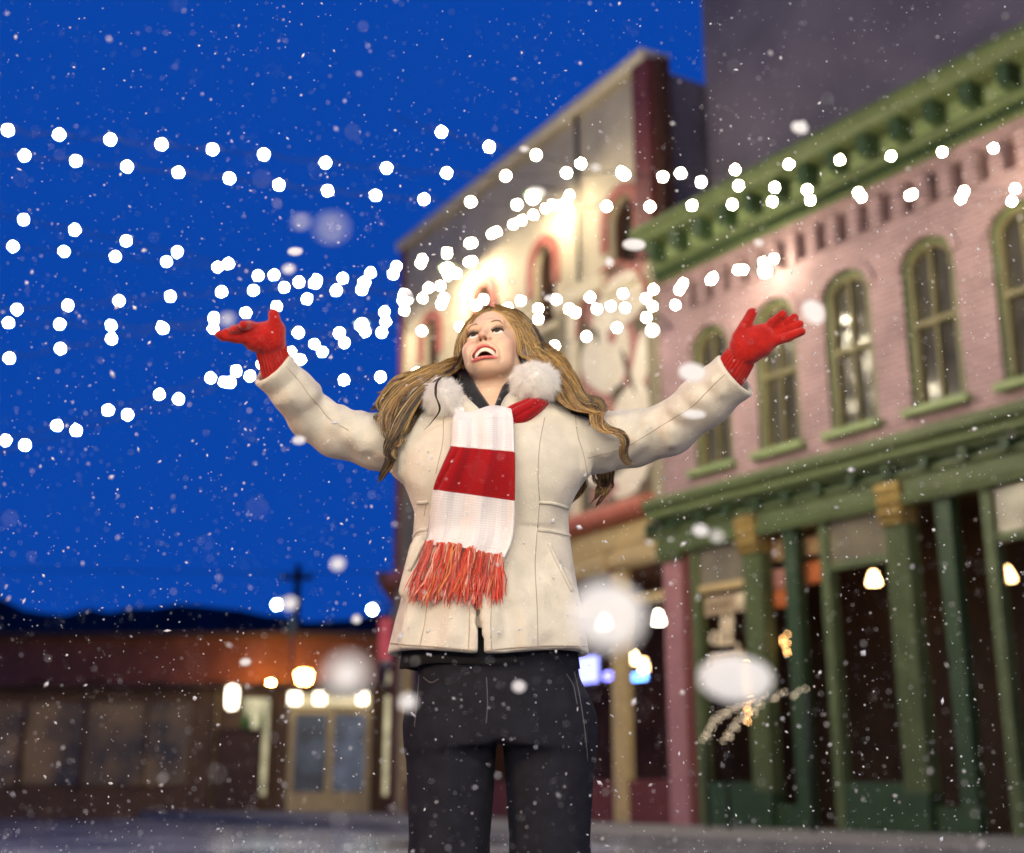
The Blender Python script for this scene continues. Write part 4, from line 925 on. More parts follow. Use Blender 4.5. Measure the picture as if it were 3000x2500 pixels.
# flat hem, cut cuffs, hollow ends, front opening
C.op((-1, 2, zh - .1), (1, 4, zh + .06), lambda X, Y, Z: (zh + .012 * np.sin((X + .05) * 9) ** 2 - .016 * ((X + .05) / .23) ** 2 * 0 - Z) + 0 * Y, .006, 'i')
C.op((-.5, 2.5, zh - .1), (.4, 3.1, zh + .14), lambda X, Y, Z: np.maximum(torso(X, Y, Z, -.022), Z - zh - .06), .006, 's')
CUFF = {}
for s in 'lr':
    e = ARM[s][-1]; ax_ = e - ARM[s][-2]; ax_ = ax_ / np.linalg.norm(ax_); rad = ARM_R[s][-1]
    CUFF[s] = (e, ax_, rad)
    C.op(e - .14, e + .14, lambda X, Y, Z: (X - e[0]) * ax_[0] + (Y - e[1]) * ax_[1] + (Z - e[2]) * ax_[2], .004, 'i')
    C.cap(e - ax_ * .09, e + ax_ * .05, rad - .008, rad - .008, .003, 's')
xg = at(1402, 1935, 2.66)[0]
C.op((xg - .05, 2.5, zh - .1), (xg + .05, 2.80, 1.15), lambda X, Y, Z: np.maximum(np.abs(X - xg - .005 * np.sin(Z * 30)) - np.clip(.0075 - (Z - zh) * .014, .003, 1) + 0 * Y, np.maximum(-torso(X, Y, Z) - np.where(Z < zh + .055, .05, .014), 0 * X)), .003, 's')
# neck opening
C.cap(at(1437, 1150, 2.82), at(1437, 1232, 2.83), .060, .052, .012, 's'); C.cap(at(1437, 1180, 2.80), at(1437, 1215, 2.70), .052, .048, .012, 's')
cv, cf = C.mesh(2); del C
coat = from_np('coat', cv, cf, wool, person, True)
coatT = BVHTree.FromPolygons([tuple(p) for p in cv], [tuple(int(i) for i in q) for q in cf])
CAMP = Vector((0, 0, CAMZ))
def on_coat(px, py, lift=0.0, T=None):
    d_ = (V(px, py, 2.0) - CAMP).normalized(); h, n, i, dist = (T or coatT).ray_cast(CAMP, d_)
    return None if h is None else (h - d_ * lift)
def seam(name, pts, r, m, n=None, lift=0.0, parent=None):
    P = catmull(np.array(pts, float), n or max(8, int(sum(math.dist(a, b) for a, b in zip(pts, pts[1:])) / 12)))
    Q = [on_coat(x, y, lift) for x, y in P]; Q = [q for q in Q if q is not None and q.y < 2.95]
    return MB().tube(Q, r, 6).build(name, m, parent or coat, True)
R7 = lambda *p: [(1050 + x / 1.767, 1150 + y / 1.767) for x, y in p]
for pts in (R7((305, 572), (340, 570), (362, 568)), R7((937, 570), (1010, 576), (1086, 600)), R7((285, 745), (312, 718), (358, 712)), R7((925, 712), (1010, 722), (1094, 742))): seam('waist_welt', pts, .0042, wool)
for pts in (R7((338, 770), (300, 850), (262, 925)), R7((985, 782), (1030, 880), (1085, 985), (1105, 1030))): seam('pocket_welt', pts, .0045, wool); seam('pocket_seam', [(x + 6, y) for x, y in pts], .0012, woolseam)
for pts in (R7((152, 1298), (230, 1306), (320, 1312), (450, 1322), (605, 1338)), R7((640, 1340), (760, 1326), (900, 1316), (1050, 1312), (1185, 1316))): seam('hem_seam', pts, .0016, woolseam)
for pts in (R7((965, 130), (940, 260), (930, 420), (938, 560)), R7((938, 575), (928, 700)), R7((925, 725), (915, 900), (925, 1100), (930, 1310)), R7((358, 1060), (345, 1180), (320, 1310)), R7((355, 560), (340, 640)), R7((440, 130), (436, 260), (400, 420)),
            R7((1120, 100), (1135, 220), (1165, 320), (1186, 430)), R7((250, 250), (215, 330), (203, 410)), R7((690, 1095), (685, 1200), (690, 1330)), R7((575, 1100), (575, 1200), (570, 1335))): seam('coat_seam', pts, .0010, woolseam)
for pts in (r4((635, 595), (790, 760), (880, 890), (960, 975), (1060, 1095), (1220, 1190)), [(1650 + x / 2.734, 860 + y / 2.734) for x, y in ((1355, 600), (1240, 700), (1130, 810), (1040, 900), (900, 990), (690, 1120), (480, 1240), (195, 1320))]): seam('sleeve_seam', pts, .0009, woolseam)
# collar stand: cream outside, dark lining towards the neck
lining = mat('black_lining', (.012, .011, .013), .8, sheen=.2)
def band(name, path, half, m, parent, thick=.006, curl=.014):
    P = catmull(np.array([at(*p) for p in path]), 26); W_ = np.gradient(P, axis=0); W_ /= np.linalg.norm(W_, axis=1)[:, None]; side = np.cross(W_, np.array([0, -1, 0])); side /= np.linalg.norm(side, axis=1)[:, None]
    n = 9; u = np.linspace(-1, 1, n); Q = P[:, None] + side[:, None] * u[None, :, None] * half; Q[:, :, 1] += curl * (u ** 2)[None]
    ix = np.arange(26 * n).reshape(26, n); f = np.stack([ix[:-1, :-1], ix[1:, :-1], ix[1:, 1:], ix[:-1, 1:]], -1).reshape(-1, 4)
    o = from_np(name, Q.reshape(-1, 3), f, m, parent); md = o.modifiers.new('t', 'SOLIDIFY'); md.thickness = thick; return o
band('collar', [(1306, 1100, 2.86), (1322, 1140, 2.79), (1352, 1184, 2.735), (1398, 1226, 2.715)], .017, wool, coat, .008)
band('collar', [(1552, 1100, 2.86), (1530, 1140, 2.79), (1505, 1172, 2.74), (1480, 1222, 2.718)], .017, wool, coat, .008)
band('lining', [(1340, 1085, 2.87), (1354, 1118, 2.80), (1376, 1158, 2.752), (1412, 1210, 2.725)], .021, lining, coat)
band('lining', [(1530, 1080, 2.87), (1510, 1112, 2.81), (1494, 1146, 2.765), (1472, 1205, 2.73)], .017, lining, coat)
# ---- fur collar: two pale tufts of fine hairs
furm = attr_mat('pale_fur', 'tint', .8, spec=.15, sheen=.3)
nt = furm.node_tree; tl = nt.nodes.new('ShaderNodeBsdfTranslucent'); mx = nt.nodes.new('ShaderNodeMixShader'); mx.inputs[0].default_value = .5; tp = nt.nodes.new('ShaderNodeBsdfTransparent'); m3 = nt.nodes.new('ShaderNodeMixShader'); m3.inputs[0].default_value = .0
nt.links.new(next(n for n in nt.nodes if n.type == 'ATTRIBUTE').outputs['Color'], tl.inputs[0]); nt.links.new(nt.nodes['Principled BSDF'].outputs[0], mx.inputs[1]); nt.links.new(tl.outputs[0], mx.inputs[2]); nt.links.new(mx.outputs[0], m3.inputs[1]); nt.links.new(tp.outputs[0], m3.inputs[2]); nt.links.new(m3.outputs[0], nt.nodes['Material Output'].inputs[0])
def fur(px, py, Y, r, seed, n=6500, length=.016, tilt=(0, 0, 0)):
    g = np.random.default_rng(seed); c = at(px, py, Y); r = np.array(r); d_ = g.normal(size=(n, 3)); d_ /= np.linalg.norm(d_, axis=1)[:, None]; d_[:, 1] = np.where(d_[:, 1] > .5, -d_[:, 1], d_[:, 1])
    root = c + d_ * r * .99; nrm = d_ / r; nrm /= np.linalg.norm(nrm, axis=1)[:, None]
    hub = np.array([.1, -.9, .25]); tg = nrm - hub; tg -= nrm * (tg * nrm).sum(1)[:, None]; tg /= np.linalg.norm(tg, axis=1)[:, None] + 1e-6
    clump = np.sin(d_[:, :1] * 11 + seed) * np.cos(d_[:, 2:] * 9)
    comb = tg * .85 + np.cross(nrm, tg) * .5 * clump + np.array([0, 0, -.15]) + g.normal(size=(n, 3)) * .22
    L = length * g.uniform(.5, 1.15, n)[:, None]; t = np.linspace(0, 1, 5)[None, :, None]
    P = root[:, None] + (nrm[:, None] * t * (.55 + .25 * clump)[:, None] + comb[:, None] * t ** 1.4 * .75) * L[:, None]
    tint_ = np.clip(np.array([.95, .92, .87]) * g.uniform(.94, 1.04, n)[:, None], 0, .95)
    o = strands(P, np.array([.00020, .00020, .00018, .00015, .00008]), 'fur_collar', furm, coat, tint_, 1)
    mb = MB().ball(c, tuple(r), sub=5)
    for v_ in mb.b.verts:
        q_ = (v_.co - Vector(c)); v_.co += q_ * (.035 * math.sin(q_.x * 310 + seed) * math.sin(q_.z * 270) + .03 * math.sin(q_.x * 640 + q_.z * 700) * math.sin(q_.y * 500))
    k = mb.build('fur_backing', mat('fur_hide', (.90, .87, .82), .95, (.78, .74, .68), 160, 1.0, 420), o, True)
fur(1298, 1168, 2.735, (.040, .040, .042), 3); fur(1567, 1124, 2.745, (.052, .044, .044), 8, 8000)
# ---- trousers, shirt hem, boots
jean = mat('black_denim', (.009, .009, .013), .8, (.014, .014, .020), 30, .3, 500, spec=.15)
J = Field(np.arange(-.36, .26, .006), np.arange(2.60, 3.02, .006), np.arange(.10, zh + .10, .006))
zj = at(1430, 2130, 2.8)[2]; zj1 = at(1430, 1990, 2.8)[2]
def hips(X, Y, Z):
    l = prof(Z, np.array([.55, zj, zj1, zh + .1]), np.array([at(1230, 2130, 2.8)[0], at(1200, 2130, 2.8)[0], at(1222, 1990, 2.8)[0], at(1240, 1930, 2.8)[0]]))
    r_ = prof(Z, np.array([.55, zj, zj1, zh + .1]), np.array([at(1705, 2130, 2.8)[0], at(1729, 2130, 2.8)[0], at(1698, 1990, 2.8)[0], at(1680, 1930, 2.8)[0]]))
    a = (r_ - l) / 2; return np.maximum((((np.abs((X - (l + r_) / 2) / a)) ** 2.4 + np.abs((Y - 2.81) / .125) ** 2.4) ** (1 / 2.4) - 1) * .125, .70 - Z)
J.op((-.4, 2.5, .68), (.3, 3.1, zh + .2), hips, .02)
for s in (-1, 1):
    c_ = np.array([-.024 + s * .100, 2.81, .74]); kn = np.array([-.026 + s * .104, 2.79, .47]); an = LEG[s][2]
    J.cap(c_, kn, .104, .080, .03); J.cap(kn, an, .080, .055, .02)
    for k in range(4): J.cap(kn + (-.05, -.055, .03 * k - .06), kn + (.05, -.058, .03 * k - .045), .004, .005, .015)
J.op((-.1, 2.5, .2), (.05, 3.1, .70), lambda X, Y, Z: np.abs(X + .026) - .006 + 0 * Y + 0 * Z, .02, 's')
jv, jf = J.mesh(2); del J
jeans = from_np('trousers', jv, jf, jean, person, True); jT = BVHTree.FromPolygons([tuple(p) for p in jv], [tuple(int(i) for i in q) for q in jf])
stitch = mat('stitching_thread', (.09, .085, .09), .7)
for pts in ([(1682, 1968), (1697, 2035), (1712, 2130), (1722, 2230)], [(1228, 1975), (1222, 2050), (1214, 2130)], [(1240, 1985), (1262, 2000), (1285, 1990)], [(1660, 1975), (1680, 2010), (1690, 2060)], [(1425, 1985), (1428, 2060), (1424, 2120)]):
    P = catmull(np.array(pts, float), 16); Q = [on_coat(x, y, 0, jT) for x, y in P]; MB().tube([q for q in Q if q is not None], .0013, 5).build('stitching', stitch, jeans, True)
v_, f_ = [], []
for i in range(64):
    a = i * 2 * math.pi / 64
    for j in range(4): v_.append((-.048 + (.186 + .003 * j) * math.cos(a), 2.81 + (.122 + .003 * j) * math.sin(a), zh + .05 - .0225 * j + .003 * math.sin(5 * a)))
    for j in range(3): f_.append((i * 4 + j, i * 4 + j + 1, ((i + 1) % 64) * 4 + j + 1, ((i + 1) % 64) * 4 + j))
o = from_np('shirt', np.array(v_), np.array(f_), mat('black_knit', (.010, .010, .011), .85), person); md = o.modifiers.new('t', 'SOLIDIFY'); md.thickness = .006
bootm = mat('black_leather', (.015, .013, .013), .4, spec=.5)
for s in (-1, 1):
    an = LEG[s][2]; K = Field(np.arange(an[0] - .09, an[0] + .09, .006), np.arange(2.58, 2.95, .006), np.arange(-.01, .40, .006))
    K.cap(an + (0, 0, .26), an + (0, .0, .0), .060, .046, .02); K.cap(an + (0, .005, -.035), an + (0, -.15, -.042), .042, .034, .03)
    K.op((-9, 0, -1), (9, 9, .1), lambda X, Y, Z: .004 - Z + 0 * X + 0 * Y, .006, 'i')
    kv, kf = K.mesh(2); b_ = from_np('boot', kv, kf, bootm, person)
    MB().box(an[0] - .036, an[0] + .036, an[1] - .19, an[1] + .055, .0005, .012, .004).build('sole', metald, b_)
# ---- striped knit scarf
knit = attr_mat('striped_knit', 'tint', .9, spec=.1, sheen=.25, bump=.35, bscale=260)
WHT, RED = np.array([.74, .68, .66]), np.array([.31, .007, .010])
rows = [((1343, 1224), (1492, 1214), 2.770), ((1341, 1206), (1492, 1197), 2.742), ((1335, 1212), (1498, 1200), 2.712), ((1328, 1232), (1503, 1228), 2.692), ((1326, 1270), (1505, 1275), 2.68), ((1322, 1309), (1506, 1325), None),
        ((1296, 1370), (1507, 1395), None), ((1270, 1434), (1507, 1467), None), ((1262, 1500), (1507, 1525), None), ((1257, 1555), (1500, 1585), None), ((1250, 1588), (1478, 1637), None)]
NV, NU = 250, 44
LE, RE = catmull([r_[0] for r_ in rows], NV), catmull([r_[1] for r_ in rows], NV)
yv = np.interp(np.linspace(0, len(rows) - 1, NV), range(len(rows)), [r_[2] if r_[2] else 0 for r_ in rows])
G = np.zeros((NV, NU, 3)); T_ = np.zeros((NV, NU, 3)); D_ = np.zeros((NV, NU))
for i in range(NV):
    vrow = i / (NV - 1) * (len(rows) - 1)
    for j in range(NU):
        u = j / (NU - 1); px = near(LE[i][0], RE[i][0], u); py = near(LE[i][1], RE[i][1], u) + (10 * math.sin(u * 9.5 + .6) * .5 if vrow > 9.5 else 0) + (7 * math.sin(u * 7) if vrow < 3 else 0)
        if vrow < 4: Y = yv[i] - .012 * math.sin(math.pi * u)
        else:
            h = on_coat(px, py); Yc = (h.y if h is not None else 2.70) - .013; Y = Yc if vrow > 5 else near(2.68 - .012 * math.sin(math.pi * u), Yc, vrow - 4)
        pl = .0105 * math.sin(u * 13.5 + .25 * math.sin(vrow)) + .0008 * math.sin(u * 47 + vrow * .7)
        gr = .013 * math.exp(-((u - (.30 - .035 * vrow if vrow > 5 else .12)) / .035) ** 2) * max(0, min(1, vrow - 4.6))
        G[i, j] = (px, py, Y); D_[i, j] = -(.004 + pl) * min(1, vrow / 4) - .004 + gr
        T_[i, j] = RED if 5.0 < vrow + .15 * math.sin(u * 20) * 0 < 7.0 else WHT
for _ in range(120): G[1:-1, :, 2] = .5 * G[1:-1, :, 2] + .25 * (G[:-2, :, 2] + G[2:, :, 2])
for _ in range(6): G[:, 1:-1, 2] = .5 * G[:, 1:-1, 2] + .25 * (G[:, :-2, 2] + G[:, 2:, 2])
for i in range(NV):
    for j in range(NU): G[i, j] = at(G[i, j, 0], G[i, j, 1], G[i, j, 2] + D_[i, j])
T_ *= (1 - .13 * (np.arange(NV) % 3 == 0))[:, None, None]  # shade between the knit rows put into the tint
T_ *= 1 - .06 * np.sin(np.linspace(0, 60, NU))[None, :, None] ** 2  # fine upright shading put into the tint
gidx = np.arange(NV * NU).reshape(NV, NU); gf = np.stack([gidx[:-1, :-1], gidx[1:, :-1], gidx[1:, 1:], gidx[:-1, 1:]], -1).reshape(-1, 4)
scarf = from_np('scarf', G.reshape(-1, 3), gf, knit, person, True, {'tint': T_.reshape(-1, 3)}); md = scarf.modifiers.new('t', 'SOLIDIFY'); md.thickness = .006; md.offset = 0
def wrap(name, path, half, col, ripple):
    """band of scarf along a path of (px, py, Y), half width in metres"""
    P = catmull(np.array([at(*p) for p in path]), 30); W_ = np.gradient(P, axis=0); W_ /= np.linalg.norm(W_, axis=1)[:, None]; side = np.cross(W_, np.array([0, -1, 0])); side /= np.linalg.norm(side, axis=1)[:, None]
    n = 18; u = np.linspace(-1, 1, n); hw = np.interp(np.linspace(0, 1, 30), np.linspace(0, 1, len(half)), half)
    Q = P[:, None] + side[:, None] * u[None, :, None] * hw[:, None, None]; Q[:, :, 1] += .018 * (u ** 2)[None] + ripple * np.sin(u * 9)[None]
    ix = np.arange(30 * n).reshape(30, n); f = np.stack([ix[:-1, :-1], ix[1:, :-1], ix[1:, 1:], ix[:-1, 1:]], -1).reshape(-1, 4)
    o = from_np(name, Q.reshape(-1, 3), f, knit, scarf, True, {'tint': np.repeat(np.broadcast_to(col, (1, 3)), 30 * n, 0)}); md = o.modifiers.new('t', 'SOLIDIFY'); md.thickness = .008; return o
o = wrap('neck_wrap', [(1487, 1228, 2.715), (1530, 1205, 2.708), (1575, 1178, 2.725), (1600, 1158, 2.78), (1600, 1150, 2.86)], [.022, .020, .014, .012, .012], RED, .004); o['label'] = 'red stretch of the scarf'
o = wrap('neck_wrap', [(1365, 1222, 2.728), (1338, 1208, 2.722), (1310, 1190, 2.735), (1290, 1170, 2.78), (1290, 1160, 2.86)], [.020, .018, .014, .012, .012], WHT, .003); o['label'] = 'white stretch of the scarf'
# fringe: knotted tassels of loose yarn
g = np.random.default_rng(21); fp, fc = [], []
edge = G[-1]
for k in range(8):
    u = (k + .5) / 8; e = edge[int(u * (NU - 1))]; n = 70
    ln = .118 - .02 * u + g.uniform(-.01, .01); lean = -.030 * (1 - u) - .004
    base = np.array([.55, .070, .045]) if k % 3 else np.array([.50, .10, .075])
    for _ in range(n):
        o1 = g.normal(size=3) * np.array([.0045, .003, .002]); o2 = g.normal(size=3) * np.array([.0092, .006, .006]); L = ln * g.uniform(.8, 1.08); t = np.linspace(0, 1, 8)[:, None]
        cur = e + np.array([0, -.006, .004]) + o1 * (1 - t) + o2 * t + np.array([lean, -.004, -L]) * t + np.array([g.uniform(-.006, .006), g.uniform(-.003, .002), 0]) * np.sin(t * g.uniform(4, 9))
        fp.append(cur); c = base * g.uniform(.7, 1.3); q = g.random()
        if q < .22: c = np.array([.72, .36, .27]) * g.uniform(.8, 1.1)
        elif q < .32: c = np.array([.66, .20, .07])
        fc.append(c)
strands(np.array(fp), np.array([.0013] * 7 + [.0006]), 'fringe', knit, scarf, np.array(fc), 1)
kn_ = MB()
for k in range(8): kn_.ball(edge[int((k + .5) / 8 * (NU - 1))] + np.array([0, -.005, .001]), (.006, .006, .007), sub=2)
o = kn_.build('fringe_knot', mat('red_yarn', (.42, .05, .04), .9), scarf, True)
# ---- red knitted gloves
gm_ = mat('red_wool_knit', (.43, .015, .009), .9, (.33, .010, .008), 60, .5, 520, spec=.1, sheen=.5)
def glove(cuff, palm, thumb, fingers, k_palm=.016):
    allp = np.array([at(*p[:3]) for grp in [cuff] + palm + [thumb] + fingers for p in grp]); lo, hi = allp.min(0) - .05, allp.max(0) + .05
    K = Field(*[np.arange(lo[i], hi[i], .0021) for i in range(3)])
    def chain(P, k):
        for a, b in zip(P, P[1:]): K.cap(at(*a[:3]), at(*b[:3]), a[3], b[3], k)
    for P in palm: chain(P, k_palm)
    for P in [thumb] + fingers:
        sub = Field(*K.ax)
        for a, b in zip(P, P[1:]): sub.cap(at(*a[:3]), at(*b[:3]), a[3], b[3], .004)
        h = np.clip(.5 + .5 * (sub.d - K.d) / .0045, 0, 1); K.d = sub.d + (K.d - sub.d) * h - .0045 * h * (1 - h)
    kv, kf = K.mesh(1); g_ = from_np('glove', kv, kf, gm_, person)
    a, b = at(*cuff[0][:3]), at(*cuff[1][:3]); ra, rb = cuff[0][3], cuff[1][3]; ax_ = (b - a) / np.linalg.norm(b - a); u = np.cross(ax_, [0, 1, 0]); u /= np.linalg.norm(u); w_ = np.cross(ax_, u)
    n, m_ = 132, 14; v_, f_ = [], []
    for i in range(m_):
        t = i / (m_ - 1); fl = .0018 * math.sin(t * math.pi) - (.004 if i == m_ - 1 else 0)
        for j in range(n):
            an = j / n * 2 * math.pi; r_ = ra + (rb - ra) * t + .0016 * math.cos(an * 26) + fl; v_.append(a + (b - a) * t + (u * math.cos(an) + w_ * .86 * math.sin(an)) * r_)
    for i in range(m_ - 1):
        for j in range(n): f_.append((i * n + j, i * n + (j + 1) % n, (i + 1) * n + (j + 1) % n, (i + 1) * n + j))
    o = from_np('cuff', np.array(v_), np.array(f_), gm_, g_); md = o.modifiers.new('t', 'SOLIDIFY'); md.thickness = .003
    # fuzz of loose wool fibres
    q = np.random.default_rng(5); tri = kv[kf[q.integers(0, len(kf), 2600)]].mean(1); d_ = q.normal(size=(2600, 3)) * .0013
    nn = tri - kv.mean(0); 
    strands(np.stack([tri, tri + d_, tri + d_ * 1.6], 1), np.array([.0003, .00025, .0001]), 'wool_fuzz', attr_mat('red_fuzz', 'tint', .9, sheen=.3), g_, np.tile(np.array([.48, .03, .02]), (2600, 1)))
    return g_
glove([(818, 1112, 2.702, .0330), (790, 1006, 2.662, .0315)],
      [[(796, 1015, 2.664, .0270), (788, 985, 2.655, .0250), (745, 985, 2.645, .0220)], [(780, 1010, 2.655, .020), (745, 1000, 2.64, .0175), (728, 990, 2.635, .014)], [(806, 1000, 2.655, .019), (808, 965, 2.65, .016), (770, 968, 2.65, .014)]],
      [(806, 970, 2.648, .0155), (805, 945, 2.638, .0135), (802, 921, 2.632, .0118)],
      [[(762, 966, 2.648, .0125), (730, 955, 2.625, .0112), (713, 953, 2.598, .0098)], [(748, 974, 2.644, .0118), (706, 964, 2.622, .0108), (683, 966, 2.600, .0094)], [(742, 984, 2.640, .0112), (694, 974, 2.622, .0104), (662, 975, 2.606, .0090)],
       [(740, 995, 2.636, .0115), (692, 991, 2.618, .0106), (654, 986, 2.604, .0095), (641, 980, 2.598, .0085)]])
glove([(2124, 1118, 2.702, .0350), (2173, 1040, 2.664, .0325)],
      [[(2172, 1040, 2.662, .0280), (2205, 1008, 2.652, .0290), (2236, 984, 2.645, .0230)], [(2165, 1010, 2.655, .020), (2190, 985, 2.648, .018), (2235, 970, 2.644, .013)], [(2200, 1038, 2.652, .018), (2238, 1015, 2.645, .016), (2262, 1000, 2.64, .0125)]],
      [(2166, 988, 2.648, .0160), (2184, 955, 2.636, .0130), (2203, 917, 2.626, .0112)],
      [[(2236, 970, 2.645, .0112), (2266, 945, 2.632, .0106), (2293, 921, 2.620, .0092)], [(2248, 978, 2.646, .0112), (2290, 953, 2.634, .0108), (2327, 931, 2.624, .0094)], [(2256, 990, 2.644, .0110), (2302, 969, 2.632, .0102), (2343, 950, 2.622, .0088)],
       [(2260, 1004, 2.640, .0110), (2306, 989, 2.628, .0100), (2349, 972, 2.618, .0085)]])
# ---- long wavy hair
DK, MD, BL = np.array([.026, .012, .005]), np.array([.22, .108, .030]), np.array([.74, .455, .14])
HP, HC, FLY = [], [], []; NH = 34
g = np.random.default_rng(77)
def P3(p): return np.array(H(p[1:])) if p[0] == 'h' else at(*p)
def lock(pts, n, rad, pal, wave=.003, flat=.7, tipspread=1.0, lag=.12, tail=.62):
    Gd = catmull(np.array([P3(p) for p in pts]), NH); t = np.linspace(0, 1, NH); R_ = np.interp(t, np.linspace(0, 1, len(rad)), rad)
    nc = max(3, int(n / 11)); ca0, cr0, cph, cfr, ctw = g.uniform(0, 6.283, nc), np.sqrt(g.random(nc)), g.uniform(0, 6.283, nc), g.uniform(9, 17, nc), g.uniform(-1.3, 1.3, nc); cpal = g.integers(0, len(pal), nc)
    for _ in range(int(n * 2.8)):
        k_ = g.integers(0, nc); a, r_, tw = ca0[k_], cr0[k_] * .95, ctw[k_]; b2, q2 = g.uniform(0, 6.283), math.sqrt(g.random())
        def disc(a, r_): return np.stack([np.cos(a + tw * t) * r_, np.sin(a + tw * t) * r_ * flat, np.sin(a + tw * t) * r_ * .9], 1) * R_[:, None]
        off = disc(a, r_) + disc(b2, q2) * (.55 - .28 * t[:, None])
        wv = (wave * 2.1) * np.sin(t[:, None] * cfr[k_] + cph[k_] + g.normal() * .25) * np.array([.8, .4, .8]) * t[:, None] ** .6 + .0011 * np.sin(t[:, None] * g.uniform(14, 30) + b2) * np.array([1, .5, 1])
        sh = g.uniform(-lag, lag) * .5; Q = Gd + off + wv
        if sh: tt = np.clip(t * (1 - abs(sh)), 0, 1); Q = np.stack([np.interp(tt, t, Q[:, k]) for k in range(3)], 1)
        c = pal[cpal[k_]] if g.random() < .38 else pal[g.choice(len(pal))]; jit_shade = g.uniform(.65, 1.3) * (.72 + .28 * math.cos(a - 1.57 + 3.14159)); HP.append(Q); HC.append(near(c * .8, c, t[:, None]) * jit_shade * (1 - tail * np.clip((t[:, None] - .66) / .22, 0, 1)))  # strands at the back of a lock darkened, shade put into their colour
GOLD = [MD, BL, BL, BL * .7, MD * 1.2, DK, MD * .6]; MIX = [DK, DK, MD, BL, MD * .7, BL * .7]; DARK = [DK, DK, DK * .6, MD * .6]
# scalp strands from the parting down both sides
for s, n, pal in ((-1, 1300, MIX), (1, 1600, GOLD)):
    for _ in range(n):
        f_ = g.random() ** 1.3; y0 = -.062 + .12 * f_; jj = g.uniform(0, .006)
        z0 = .036 + .0905 * math.sqrt(max(0, 1 - ((y0 - .018) / .100) ** 2))
        pts = []
        for a in np.linspace(4, 100 if s < 0 else 96, 10):
            ar = math.radians(a); x = s * .081 * math.sin(ar) + .012 * (1 - a / 100); z = .030 + (z0 - .030) * math.cos(ar) + .002; y = y0 + (.036 + .02 * f_) * (a / 100) ** 1.3 + .006 * math.sin(a / 20 + f_ * 7)
            pts.append(H((x * (1 + jj * 4), y - .002 - jj, z + jj)))
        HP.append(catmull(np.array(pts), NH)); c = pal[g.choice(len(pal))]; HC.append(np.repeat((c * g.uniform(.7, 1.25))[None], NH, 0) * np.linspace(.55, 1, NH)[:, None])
lf = [('h', .004, -.062, .088), ('h', -.040, -.060, .074), ('h', -.073, -.038, .028), ('h', -.078, -.020, -.022)]
lb = [('h', .0, -.02, .12), ('h', -.055, -.02, .098), ('h', -.086, .0, .03), ('h', -.088, .012, -.04)]
rf = [('h', .014, -.062, .088), ('h', .050, -.056, .072), ('h', .078, -.032, .022), ('h', .084, -.012, -.03)]
rbk = [('h', .016, -.02, .12), ('h', .064, -.02, .094), ('h', .098, .0, .03), ('h', .104, .012, -.04)]
lock(lf + [(1312, 1068, 2.79), (1255, 1092, 2.765), (1195, 1125, 2.75), (1152, 1185, 2.745), (1150, 1245, 2.74), (1178, 1272, 2.735), (1190, 1250, 2.73)], 200, [.004, .008, .012, .017, .019, .020, .018, .010], GOLD, .006)
lock(lf + [(1325, 1080, 2.775), (1280, 1108, 2.735), (1230, 1150, 2.728), (1190, 1205, 2.728), (1165, 1260, 2.73), (1138, 1310, 2.735), (1150, 1342, 2.735), (1132, 1378, 2.745), (1113, 1412, 2.755)], 170, [.003, .006, .010, .014, .014, .016, .013, .008, .003], MIX)
lock(lb + [(1290, 1080, 2.82), (1220, 1105, 2.80), (1165, 1140, 2.79), (1130, 1180, 2.785), (1112, 1190, 2.78)], 150, [.006, .012, .014, .016, .018, .014, .010], MIX, .008)
for pts in ([(1215, 1105, 2.77), (1160, 1120, 2.755), (1122, 1158, 2.75), (1110, 1190, 2.75), (1122, 1206, 2.75), (1135, 1196, 2.75)], [(1235, 1120, 2.76), (1175, 1150, 2.745), (1128, 1205, 2.74), (1105, 1228, 2.745), (1098, 1215, 2.75)], [(1220, 1160, 2.74), (1180, 1215, 2.735), (1150, 1230, 2.735), (1142, 1262, 2.735), (1160, 1285, 2.735), (1182, 1272, 2.735)], [(1250, 1085, 2.79), (1190, 1095, 2.78), (1150, 1118, 2.775), (1128, 1146, 2.775), (1108, 1148, 2.775)], [(1200, 1180, 2.735), (1165, 1240, 2.73), (1178, 1290, 2.728), (1150, 1310, 2.73), (1138, 1345, 2.735)]): lock(pts, 26, [.006, .006, .006, .005, .002], GOLD, .002)
lock(lb + [(1300, 1100, 2.80), (1250, 1150, 2.775), (1205, 1210, 2.755), (1175, 1262, 2.745), (1140, 1300, 2.745), (1148, 1340, 2.745), (1128, 1380, 2.75), (1114, 1405, 2.76)], 140, [.006, .012, .018, .022, .018, .012, .008, .003], DARK)
lock([('h', -.076, -.03, -.0), (1340, 1062, 2.775), (1312, 1090, 2.72), (1280, 1120, 2.69), (1276, 1160, 2.682), (1288, 1200, 2.69), (1262, 1240, 2.71), (1240, 1262, 2.715)], 12, [.003, .002, .0015, .001], DARK, .001)
lock([('h', -.076, -.03, -.0), (1345, 1070, 2.77), (1330, 1095, 2.72), (1300, 1105, 2.70), (1268, 1122, 2.70)], 40, [.004, .005, .005, .003], GOLD, .002)
lock(rf + [(1560, 1030, 2.80), (1608, 1072, 2.775), (1645, 1122, 2.755), (1672, 1168, 2.745), (1720, 1190, 2.74), (1752, 1200, 2.735), (1750, 1235, 2.73), (1778, 1258, 2.72), (1818, 1266, 2.712), (1833, 1292, 2.712), (1828, 1325, 2.715), (1838, 1352, 2.715), (1852, 1367, 2.715)], 230, [.004, .012, .020, .024, .022, .017, .011, .008, .006, .002], GOLD, .0025)
